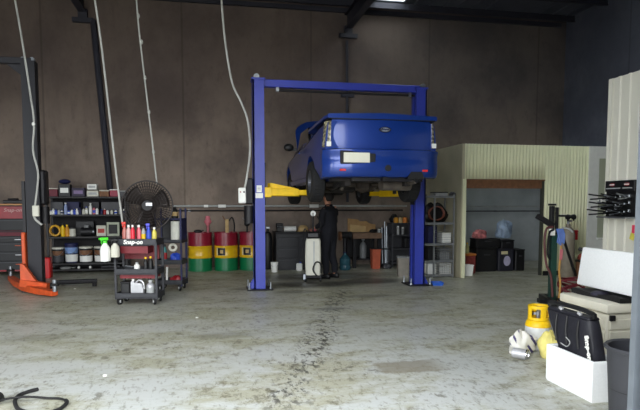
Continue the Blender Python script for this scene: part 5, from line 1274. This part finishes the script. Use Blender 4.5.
p = onZ(468.5, 277); t_ = thing('bucket', 'square white tub on the floor just inside the store room opening', 'tub', (p.x + 0.08, 11.2, 0)); MB().lathe([(0, 0), (0.115, 0), (0.14, 0.22), (0.15, 0.22), (0.15, 0.24), (0.13, 0.24), (0.11, 0.01), (0, 0.01)], n=4, rot=(0, 0, R(45))).build('body', WHITE, t_)
MB().box((0, 0, 0.15), (0.16, 0.16, 0.08)).build('contents', LGREY, t_); t_.name = 'square_tub'
bx0 = onY(470.5, 260, 11.5).x
t_ = thing('basket', 'red basket with an orange lid behind the square white tub', 'basket', (bx0, 11.6, 0)); MB().box((0, 0, 0.2), (0.22, 0.3, 0.4), bev=0.02).build('body', mat('basket_red', (130, 50, 45), 0.6, var=0.4, scale=30), t_); MB().box((0, 0, 0.425), (0.24, 0.32, 0.05), bev=0.015).build('lid', mat('dull_orange', (200, 120, 50), 0.6), t_)
t_ = bottle('bottle', 'yellow topped bottle standing on the red basket', 'bottle', (bx0 - 0.06, 11.55, 0.4515), 0.24, 0.04, mat('pale_olive', (170, 165, 110), 0.5), YELLOW)

# ================================================================== RIGHT SIDE
# ---- engine crane / hose stand, green post
p = onD(551.5, 300, 8.6); ec = thing('engine_crane', 'dark green crane post with black boom and hoses in front of the corrugated room', 'crane', (p.x, p.y, 0), -PSI)
GRN = mat('bottle_green', (24, 62, 52), 0.45)
MB().box((0, 0, 0.55), (0.088, 0.1, 1.06)).build('post', GRN, ec)
MB().box((-0.035, 0, 1.28), (0.06, 0.09, 0.48), bev=0.01).box((-0.035, 0, 1.54), (0.085, 0.1, 0.03)).build('mast', BLK, ec)
MB().box((0.05, 0.02, 1.29), (0.038, 0.06, 0.42), bev=0.006).build('ram', DRK, ec)
MB().box((-0.14, -0.01, 1.29), (0.30, 0.08, 0.08), (0, 0.55, 0), bev=0.01).build('boom', DRK, ec)
MB().cyl((0.06, 0, 1.37), (0.29, 0, 1.365), 0.017, n=10).build('pump_handle', BLK, ec)
for s in (-1, 1):
    lg = MB().box((s * 0.09, -0.12, 0.07), (0.07, 0.9, 0.08), (0, 0, s * 0.12)).build('leg', BLK, ec)
    MB().cyl((s * 0.14 - 0.02, -0.5, 0.035), (s * 0.14 + 0.02, -0.5, 0.035), 0.035, n=12).build('castor', RUB, lg)
MB().box((0, 0, 0.05), (0.4, 0.14, 0.06)).build('foot', BLK, ec)
tgm = MB().box((-0.05, -0.06, 1.12), (0.09, 0.012, 0.10)).build('tag', WHITE, ec)
MB().tube([(-0.03, -0.05, 1.2), (-0.13, -0.05, 1.17), (-0.16, -0.06, 0.95), (-0.12, -0.06, 0.62), (-0.05, -0.07, 0.45), (-0.02, -0.08, 0.12)], 0.018, 8, 5).build('hose', mat('hose_maroon', (92, 48, 48), 0.5), ec)
MB().tube([(-0.02, -0.06, 1.16), (-0.10, -0.08, 1.1), (-0.12, -0.09, 0.8), (-0.08, -0.09, 0.7)], 0.016, 8, 5).build('hose', RUB, ec)
MB().tube([(0.05, -0.07, 1.15), (0.09, -0.08, 0.9), (0.07, -0.08, 0.55), (0.09, -0.09, 0.3), (0.06, -0.1, 0.02)], 0.016, 8, 5).build('strap', mat('strap_tan', (186, 140, 70), 0.7), ec)
MB().box((0.083, -0.1, 0.78), (0.04, 0.02, 0.16), (0, 0.05, 0)).build('tag', PINK, ec)
for k in range(5):
    MB().tube([(0.02 + 0.022 * k, -0.065, 1.17), (0.035 + 0.022 * k, -0.10, 1.07), (0.02 + 0.024 * k, -0.10, 0.96 - 0.02 * (k % 3))], 0.014, 6, 4).build('hose', mat('hose_blue', (70, 105, 180), 0.5), ec)
MB().tube([(0.1, -0.06, 1.19), (0.2, -0.07, 1.17), (0.26, -0.08, 1.12)], 0.015, 6, 4).build('hose', LGREY, ec)
MB().cyl((0.12, -0.03, 1.08), (0.42, 0.12, 0.42), 0.022, n=10).build('brace', BLK, ec)
P = []; rnd = random.Random(9)
for k in range(60):
    a = k * 0.72; P.append((0.24 * math.cos(a) * rnd.uniform(.8, 1.1), 0.18 * math.sin(a) * rnd.uniform(.8, 1.1), 0.12 + 0.26 * abs(math.sin(a * 0.37))))
q = onD(572, 292, 9.35); o = MB().tube(P, 0.012, 6, 3).build('coiled_hose', mat('hose_wine', (125, 30, 45), 0.5), loc=(q.x, q.y, -0.1)); o.location.z = 0.0; tag(o, 'dark red hose tangled loosely on the floor behind the cream chest', 'hose')
for vv in o.data.vertices: vv.co.z -= 0.09
# gas cylinder with regulators
p = onY(566.5, 275, 10.45); gc = thing('gas_cylinder', 'tall grey gas cylinder with regulator before the corrugated wall', 'gas cylinder', (p.x, 10.45, 0))
MB().lathe([(0, 0), (0.13, 0), (0.14, 0.02), (0.14, 0.92), (0.12, 1.0), (0.06, 1.07), (0.045, 1.08), (0.045, 1.13), (0, 1.13)], n=28).build('body', mat('cylinder_taupe', (150, 140, 124), 0.5, var=0.15), gc)
MB().cyl((0, 0, 1.13), (0, 0, 1.2), 0.025, n=12).box((0, -0.04, 1.2), (0.06, 0.1, 0.04)).build('valve', STEEL, gc)
for x_ in (-0.06, 0.07): MB().cyl((x_, -0.09, 1.28), (x_, -0.05, 1.28), 0.055, n=18).cyl((x_, -0.07, 1.2), (x_, -0.07, 1.24), 0.015, n=8).build('gauge', BLK, gc)
p = onY(573.5, 235, YP - 0.1); t_ = thing('wall_box', 'red box fixed to the corrugated wall beside the grey gas cylinder', 'box', (p.x, YP - 0.085, p.z - 0.11)); MB().box((0, 0, 0.11), (0.16, 0.12, 0.21), bev=0.01).build('body', mat('alarm_red', (185, 25, 30), 0.45), t_); MB().box((0, -0.062, 0.19), (0.16, 0.006, 0.02)).build('wall_mount', DRED, t_)
t_ = thing('drum', 'dark brown pail on the floor beside the white door', 'pail', (onY(586, 255, 10.3).x, 10.4, 0)); t_.name = 'pail'
MB().lathe([(0, 0), (0.12, 0), (0.14, 0.36), (0, 0.36)], n=22).build('body', BROWN, t_); MB().lathe([(0.14, 0.34), (0.148, 0.34), (0.148, 0.375), (0, 0.375)], n=22).build('lid', BLK, t_)
lump('cleaning_rag', 'reddish rag lying on the dark brown pail', 'rag', (onY(586, 255, 10.3).x, 10.4, 0.3765), 0.1, 0.1, 0.14, mat('rag_brick', (150, 70, 55), 0.8), 61)

# ---- tool rack on the white office wall
XR_ = XO - 0.03
y1, y0 = 6.46, 7.02
zt0, zb0 = onX(619, 181, XR_).z, onX(619, 218, XR_).z
rk = thing('wall_rack', 'black display rack of clamps and pliers on the white sheeted wall', 'tool rack', (XR_, (y0 + y1) / 2, zb0))
hw_ = (y0 - y1) / 2; hh = zt0 - zb0
MB().box((0.0, 0, hh / 2), (0.02, 2 * hw_, hh)).build('wall_mount', BLK, rk)
MB().box((-0.02, 0, hh - 0.07), (0.03, 2 * hw_, 0.15), bev=0.004).build('header', BLK, rk)
hp = text('lettering', 'SP TOOLS', 0.052, mat('print_pale', (205, 200, 195), 0.5), rk, (-0.037, 0.14, hh - 0.055), (math.pi / 2, 0, -math.pi / 2)); bpy.data.objects.remove(hp)
for yy in (0.14, -0.14):
    lg = MB().ball((0, 0, 0), 0.045, (0.06, 1.2, 0.5), 16).build('emblem', mat('emblem_red', (150, 60, 66), 0.5), rk, loc=(-0.037, yy, hh - 0.05))
    MB().box((-0.004, 0, 0), (0.002, 0.09, 0.014)).build('emblem_bar', WHITE, lg)
MB().box((-0.037, 0.12, hh - 0.10), (0.003, 0.28, 0.014)).build('print_line', LGREY, rk); MB().box((-0.037, -0.15, hh - 0.10), (0.003, 0.18, 0.014)).build('print_line', LGREY, rk)
MB().box((-0.08, 0, 0.01), (0.16, 2 * hw_, 0.02)).build('ledge', STEEL, rk)
def pliers(y, z, L, m, lab):
    t_ = thing('locking_pliers', lab, 'pliers', (XR_ - 0.012, (y0 + y1) / 2 + y, zb0 + z), 0.0, 'clamps and pliers on the wall rack')
    a_ = MB().tube([(0, 0, 0), (-L * 0.5, 0.012, 0.012), (-L, 0.016, 0.03)], 0.011, 6, 4).build('handle', m, t_)
    MB().tube([(0, 0, -0.01), (-L * 0.5, -0.012, -0.03), (-L * 0.96, -0.01, -0.04)], 0.011, 6, 4).build('handle', m, t_)
    MB().box((-0.02, 0, -0.002), (0.04, 0.03, 0.045), bev=0.006).build('jaw', STEEL, t_)
rnd = random.Random(12); n_ = 0
for r_, zz in enumerate((hh - 0.21, hh - 0.31, hh - 0.41)):
    for k in range(6):
        y = hw_ - 0.05 - k * 0.085
        pliers(y, zz + rnd.uniform(-0.015, 0.015), (0.30 if k < 1 else 0.2) + rnd.uniform(-0.03, 0.03), [DRK, BLK, STEEL][(k + r_) % 3] if not (k == 0) else DRK, 'dark locking pliers, %s from the far end of the rack, on its %s row' % (ORD[k], ['top', 'middle', 'bottom'][r_]))
t_ = thing('tape_roll', 'white roll hung at the far end of the wall tool rack', 'tape roll', (XR_ - 0.02, y0 + 0.03, zb0 + hh * 0.47)); MB().cyl((-0.07, 0, 0), (-0.01, 0, 0), 0.045, n=18).build('roll', WHITE, t_); MB().cyl((-0.075, 0, 0), (0.02, 0, 0), 0.015, n=10).build('hanger', STEEL, t_)
v = onX(635, 230, XO - 0.03); t_ = thing('hanging_tag', 'pink and yellow paper tag hung on the white sheeted wall', 'tag', (XO - 0.04, v.y, v.z - 0.06)); MB().box((0, 0, 0.07), (0.004, 0.09, 0.11)).build('upper_tag', mat('tag_pink', (235, 70, 100), 0.6), t_); MB().box((-0.004, 0.03, -0.03), (0.004, 0.08, 0.09), (0.3, 0, 0)).build('lower_tag', mat('tag_yellow', (225, 215, 90), 0.6), t_)

# ---- white storage chest
SX0, SX1, SY0, SY1, SZ = 3.56, 4.22, 4.46, 5.18, 0.63
sc_ = thing('storage_chest', 'large cream plastic storage chest behind the black bag', 'chest', ((SX0 + SX1) / 2, (SY0 + SY1) / 2, 0))
CH = mat('chest_cream', (226, 222, 204), 0.5, var=0.04)
wx_, wy_ = SX1 - SX0, SY1 - SY0
b_ = MB(); b_.box((0, 0, 0.27), (wx_ - 0.05, wy_ - 0.05, 0.52), bev=0.012)
for k in range(4):
    b_.box((-(wx_ - 0.05) / 2 - 0.004, 0, 0.09 + 0.115 * k), (0.016, wy_ - 0.1, 0.098), bev=0.006); b_.box((0, -(wy_ - 0.05) / 2 - 0.004, 0.09 + 0.115 * k), (wx_ - 0.1, 0.016, 0.098), bev=0.006)
b_.build('body', CH, sc_)
MB().box((0, 0, SZ - 0.045), (wx_, wy_, 0.09), bev=0.02, seg=2).build('lid', CH, sc_)
MB().box((-wx_ / 2 + 0.06, -wy_ / 2 + 0.0, 0.5), (0.05, 0.02, 0.05)).build('latch', DRK, sc_)
# black strip and white foam box lying on it
st = thing('rubber_strip', 'black folded rubber strip lying on the cream storage chest', 'strip', (3.83, 4.82, SZ + 0.002))
st_m = MB()
st_m.loft([[(x_ - 0.13 + 0.02 * math.sin(6 * t), -0.35 + 0.7 * t, 0.0), (x_ + 0.15, -0.35 + 0.7 * t, 0.0), (x_ + 0.15, -0.35 + 0.7 * t, 0.028), (x_ - 0.13 + 0.02 * math.sin(6 * t), -0.35 + 0.7 * t, 0.045 + 0.012 * math.sin(9 * t))] for t, x_ in [(k / 14, 0.0) for k in range(15)]])
st_m.build('strip', RUB, st); MB().ball((-0.06, 0.02, 0.03), 0.055, (1.6, 1.4, 0.55), 16).build('knob', mat('strip_violet', (40, 38, 56), 0.6), st)
fb = thing('foam_box', 'white foam box lid standing on the black strip over the cream chest', 'foam lid', (3.80, 4.80, SZ + 0.072))
fb.rotation_euler = (0, R(8), R(-2))
rows = []
lidm = MB(); lidm.box((0, 0, 0.20), (0.05, 0.86, 0.40), bev=0.016, seg=2); lidm.box((0.035, 0, 0.20), (0.03, 0.80, 0.34), bev=0.008); lidm.build('panel', FOAM, fb); MB().cyl((-0.03, 0.42, 0.37), (-0.03, 0.46, 0.37), 0.02, n=12).build('plug', BLK, fb)
gb = thing('foam_box', 'white foam box standing on the cream chest behind the foam lid', 'foam box', (4.10, 4.80, SZ + 0.002)); MB().box((0, 0, 0.16), (0.2, 0.66, 0.32), bev=0.012).build('body', FOAM, gb); MB().box((0, 0, 0.335), (0.21, 0.67, 0.03), bev=0.006).build('lid', FOAM, gb)

# ---- white foam box on the floor
FX0, FX1, FY0, FY1, FZ = 2.89, 3.16, 3.75, 4.36, 0.325
fo = thing('foam_box', 'white open foam box on the floor holding the black bag', 'foam box', ((FX0 + FX1) / 2, (FY0 + FY1) / 2, 0))
fw, fd, th = FX1 - FX0, FY1 - FY0, 0.03
f_ = MB()
def ring(k, z): return [(-fw / 2 + k, -fd / 2 + k, z), (fw / 2 - k, -fd / 2 + k, z), (fw / 2 - k, fd / 2 - k, z), (-fw / 2 + k, fd / 2 - k, z)]
f_.loft([ring(0.008, 0.0), ring(0.0, 0.02), ring(0.0, FZ - 0.008), ring(0.006, FZ), ring(th - 0.006, FZ), ring(th, FZ - 0.008), ring(th, 0.03)], cap=True)
f_.build('body', FOAM, fo)


# ---- black bag with carrying bar, standing between foam box and chest
BX, BY = 3.025, 4.06
bg_ = thing('tool_bag', 'black padded tool bag with a carrying bar standing in the white foam box', 'bag', (BX, BY, 0.034))
BAGM = mat('bag_black', (30, 30, 38), 0.6, var=0.2, scale=14, bump=0.25)
rows = []
for i in range(15):
    t = i / 14; z = 0.575 * t
    ya = -0.268 + 0.13 * t ** 1.3; yb = 0.262 + (0.19 * max(0.0, (t - 0.53) / 0.47) ** 0.7)
    hx_ = 0.090 - 0.030 * t ** 1.5 + (0.006 * math.sin(9 * t) * t)
    q = []
    for k in range(24):
        a = 2 * math.pi * k / 24; ce = abs(math.cos(a)) ** 0.45 * (1 if math.cos(a) >= 0 else -1); se = abs(math.sin(a)) ** 0.3 * (1 if math.sin(a) >= 0 else -1)
        fold = 1 + (0.10 * math.sin(4.3 * k + 4 * t) - 0.04) * math.sin(math.pi * t)
        q.append((hx_ * ce * fold, (ya + yb) / 2 + (yb - ya) / 2 * se, z))
    rows.append(q)
bb = MB().loft(rows).build('body', BAGM, bg_, ang=60)
MB().box((-0.0, 0.15, 0.585), (0.11, 0.56, 0.03), bev=0.012).build('top_flap', BAGM, bg_)
hb = MB(); hb.tube([(-0.01, -0.13, 0.60), (-0.015, -0.13, 0.632), (-0.02, 0.12, 0.648), (-0.02, 0.43, 0.632), (-0.01, 0.45, 0.60)], 0.020, 10, 4); hb.build('carrying_bar', BLK, bg_)
for y in (0.0, 0.25): MB().box((-0.04, y, 0.612), (0.03, 0.042, 0.026), (0.3, 0, 0), bev=0.006).build('buckle', SILVER, bg_)
for y, z0, z1 in ((-0.05, 0.34, 0.56), (0.1, 0.34, 0.57), (0.24, 0.34, 0.56)):
    MB().tube([(-0.098, y - 0.02, z0), (-0.096, y, (z0 + z1) / 2), (-0.072, y + 0.02, z1)], 0.008, 6, 4).build('strap', BLK, bg_)
MB().tube([(-0.104, 0.08, 0.40), (-0.108, 0.02, 0.37), (-0.108, 0.06, 0.325), (-0.108, 0.14, 0.335)], 0.004, 6, 5).build('cord', LGREY, bg_)
text('lettering', 'Snap-on', 0.06, WHITE, bg_, (-0.099, -0.195, 0.375), (R(90), R(74), R(-90)), ext=0.003, bold=0.003)
bpy.context.view_layer.update()

# ---- black bin
p = onD(641.5, 348, 3.62); bn = thing('rubbish_bin', 'tall black plastic bin beside the grey door track', 'bin', (p.x, p.y, 0))
MB().lathe([(0, 0), (0.165, 0), (0.17, 0.01), (0.205, 0.585), (0.222, 0.59), (0.225, 0.605), (0.215, 0.615), (0.197, 0.605), (0.16, 0.02), (0, 0.02)], n=40).build('body', mat('bin_charcoal', (56, 57, 62), 0.55, var=0.1), bn)
MB().lathe([(0.178, 0.30), (0.185, 0.30), (0.19, 0.33), (0.185, 0.33)], n=40).build('rib', BLK, bn)
MB().ball((0, 0, 0.47), 0.16, (1, 1, 0.45), 16).build('contents', BLK, bn)
q = Vector((3.27, 3.97, 0)); t_ = thing('bottle', 'brown topped bottle between the foam box and the black bin', 'bottle', q); MB().lathe([(0, 0), (0.045, 0), (0.05, 0.02), (0.05, 0.3), (0.025, 0.38), (0, 0.38)], n=16).build('body', mat('amber_brown', (150, 80, 50), 0.4), t_); MB().cyl((0, 0, 0.375), (0, 0, 0.42), 0.03, n=12).build('cap', mat('cap_rust', (185, 100, 75), 0.5), t_)

# ---- refrigerant recovery cylinder
p = onZ(541.5, 350); cy = thing('gas_bottle', 'small white gas bottle with a yellow collar on the floor', 'gas bottle', (p.x, p.y + 0.08, 0), R(-30)); cy.scale = (0.95, 0.95, 0.86)
MB().lathe([(0, 0), (0.12, 0), (0.135, 0.03), (0.138, 0.06), (0.138, 0.29)], n=32).build('body', mat('bottle_white', (214, 216, 214), 0.4, var=0.06), cy)
MB().lathe([(0.1385, 0.285), (0.138, 0.30), (0.125, 0.345), (0.09, 0.375), (0.04, 0.385), (0, 0.385)], n=32).build('shoulder', YELLOW, cy)
col = MB()
for (a0, a1, z0, z1) in ((0, 6.283, 0.37, 0.40), (0, 6.283, 0.51, 0.545), (0.0, 0.6, 0.37, 0.54), (1.7, 2.4, 0.37, 0.54), (3.3, 4.0, 0.37, 0.54), (4.9, 5.5, 0.37, 0.54)):
    n = max(4, int((a1 - a0) * 6)); rr = [(0.104, z0), (0.104, z1), (0.112, z1), (0.112, z0)]
    col.loft([[(r_ * math.cos(a0 + (a1 - a0) * k / n), r_ * math.sin(a0 + (a1 - a0) * k / n), z) for r_, z in rr] for k in range(n + 1)])
col.build('collar', YELLOW, cy)
MB().cyl((0, 0, 0.385), (0, 0, 0.47), 0.025, n=12).box((0, 0, 0.44), (0.12, 0.03, 0.03)).build('valve', STEEL, cy)
MB().cyl((-0.07, 0, 0.44), (-0.05, 0, 0.44), 0.028, n=14).build('hand_wheel', BLK, cy); MB().cyl((0.05, 0, 0.44), (0.07, 0, 0.44), 0.028, n=14).build('hand_wheel', mat('alarm_red', (185, 25, 30)), cy)
# ---- crumpled bag with cloth in front
p = onZ(528, 355)
SACK, nt, b = node_mat('striped_sack'); g = NG(nt); tc = g.n('ShaderNodeTexCoord').outputs['Object']
sxz = g.n('ShaderNodeSeparateXYZ'); nt.links.new(g.mapping(tc, (1, 1, 1), rot=(0.5, 0.3, 0.7)), sxz.inputs[0])
wv = g.math('PINGPONG', sxz.outputs[0], 0.035); stx = g.step(wv, 0.022, 0.026)
nt.links.new(g.mix(g.math('MULTIPLY', stx, g.step(g.noise(tc, 7.0), 0.44, 0.5)), lin((216, 214, 205)), lin((62, 54, 100))), b.inputs['Base Color']); b.inputs['Roughness'].default_value = 0.45
lump('plastic_sack', 'white crumpled sack with purple stripes lying by the small gas bottle', 'sack', (p.x - 0.035, p.y + 0.075, 0), 0.135, 0.09, 0.23, SACK, 71, rough=0.3)
o = lump('cloth', 'pale yellow crumpled cloth between the striped sack and the foam box', 'cloth', (p.x + 0.15, p.y - 0.125, 0), 0.08, 0.12, 0.26, mat('pale_yellow_cloth', (226, 214, 128), 0.85, var=0.12, scale=12), 77, rough=0.25)
p2 = onZ(521, 357); t_ = thing('tin_can', 'shiny metal can lying under the striped sack', 'can', (p2.x - 0.05, p2.y - 0.06, 0), 0.7); MB().lathe([(0, -0.07), (0.048, -0.07), (0.053, -0.065), (0.053, 0.065), (0.048, 0.07), (0, 0.07)], (0, 0, 0.054), 24, (math.pi / 2, 0, 0)).build('body', SILVER, t_); MB().lathe([(0.048, 0), (0.055, 0), (0.055, 0.01), (0.048, 0.01)], (0, -0.07, 0.056), 24, (math.pi / 2, 0, 0)).build('rim', CHROME, t_)

# ---- hose on the floor, front left
pts = [(38, 391), (27, 394), (18, 398), (15, 404), (20, 412), (40, 416), (58, 412), (67, 404), (60, 400.5), (48, 400), (28, 402), (8, 404), (-6, 405)]
P = [onZ(x, y) for x, y in pts]
for i, q in enumerate(P): q.z = 0.016 if not (i in (10, 11)) else 0.042
o = MB().tube(P, lambda t: 0.015 if t < 0.62 else 0.009, 10, 8).build('air_hose', RUB); tag(o, 'black hose lying in a loop on the pale concrete floor', 'hose')
o = MB().tube([onZ(-10, 399) + Vector((0, 0, 0.021)), onZ(-2, 397) + Vector((0, 0, 0.021)), onZ(2, 401) + Vector((0, 0, 0.021)), onZ(-1, 406) + Vector((0, 0, 0.09)), onZ(-8, 407) + Vector((0, 0, 0.021))], 0.02, 10, 6).build('air_hose', RUB); tag(o, 'thick black hose end at the lower left beside the looped hose', 'hose')
for i, (x, y, lab) in enumerate(((105, 376, 'small white paper scrap on the pale floor near the looped hose'), (75, 289, 'white scrap on the floor beside the orange arm'), (197, 318, 'tiny white scrap on the floor in front of the drums'))):
    q = onZ(x, y); t_ = MB().box((0, 0, 0.005), (0.035, 0.03, 0.008), (0.1, 0.05, 0.5 * i), bev=0.002).build('paper_scrap', WHITE, loc=q + Vector((0, 0, 0.001))); tag(t_, lab, 'scrap')

# ================================================================== LIGHT
wd = bpy.data.worlds.new('world'); SC.world = wd; wd.use_nodes = True
nt = wd.node_tree; bg = nt.nodes['Background']
tcw = nt.nodes.new('ShaderNodeTexCoord'); nzw = nt.nodes.new('ShaderNodeTexNoise'); nzw.inputs['Scale'].default_value = 2.0
nt.links.new(tcw.outputs['Generated'], nzw.inputs['Vector'])
rpw = nt.nodes.new('ShaderNodeValToRGB')
rpw.color_ramp.elements[0].position = 0.3; rpw.color_ramp.elements[1].position = 0.75
rpw.color_ramp.elements[0].color = (0.80, 0.86, 0.93, 1); rpw.color_ramp.elements[1].color = (1.0, 1.0, 0.98, 1)
nt.links.new(nzw.outputs['Fac'], rpw.inputs['Fac']); nt.links.new(rpw.outputs['Color'], bg.inputs['Color'])
bg.inputs['Strength'].default_value = 1.0
def portal(x0, x1, z0, z1, Y):
    l = bpy.data.lights.new('daylight_portal', 'AREA'); l.shape = 'RECTANGLE'; l.size = x1 - x0; l.size_y = z1 - z0
    l.cycles.is_portal = True
    o = bpy.data.objects.new('daylight_portal', l); COL.objects.link(o)
    o.location = ((x0 + x1) / 2, Y, (z0 + z1) / 2); o.rotation_euler = (math.pi / 2, 0, 0)
portal(-4.0, 2.24, 0.02, DZ, YF - 0.25)
portal(-8.85, -4.6, 0.02, DZ, YF - 0.25)
SC.view_settings.view_transform = 'Standard'; SC.view_settings.look = 'None'
SC.view_settings.gamma = 1.0; SC.view_settings.use_curve_mapping = False
SC.view_settings.exposure = 2.88
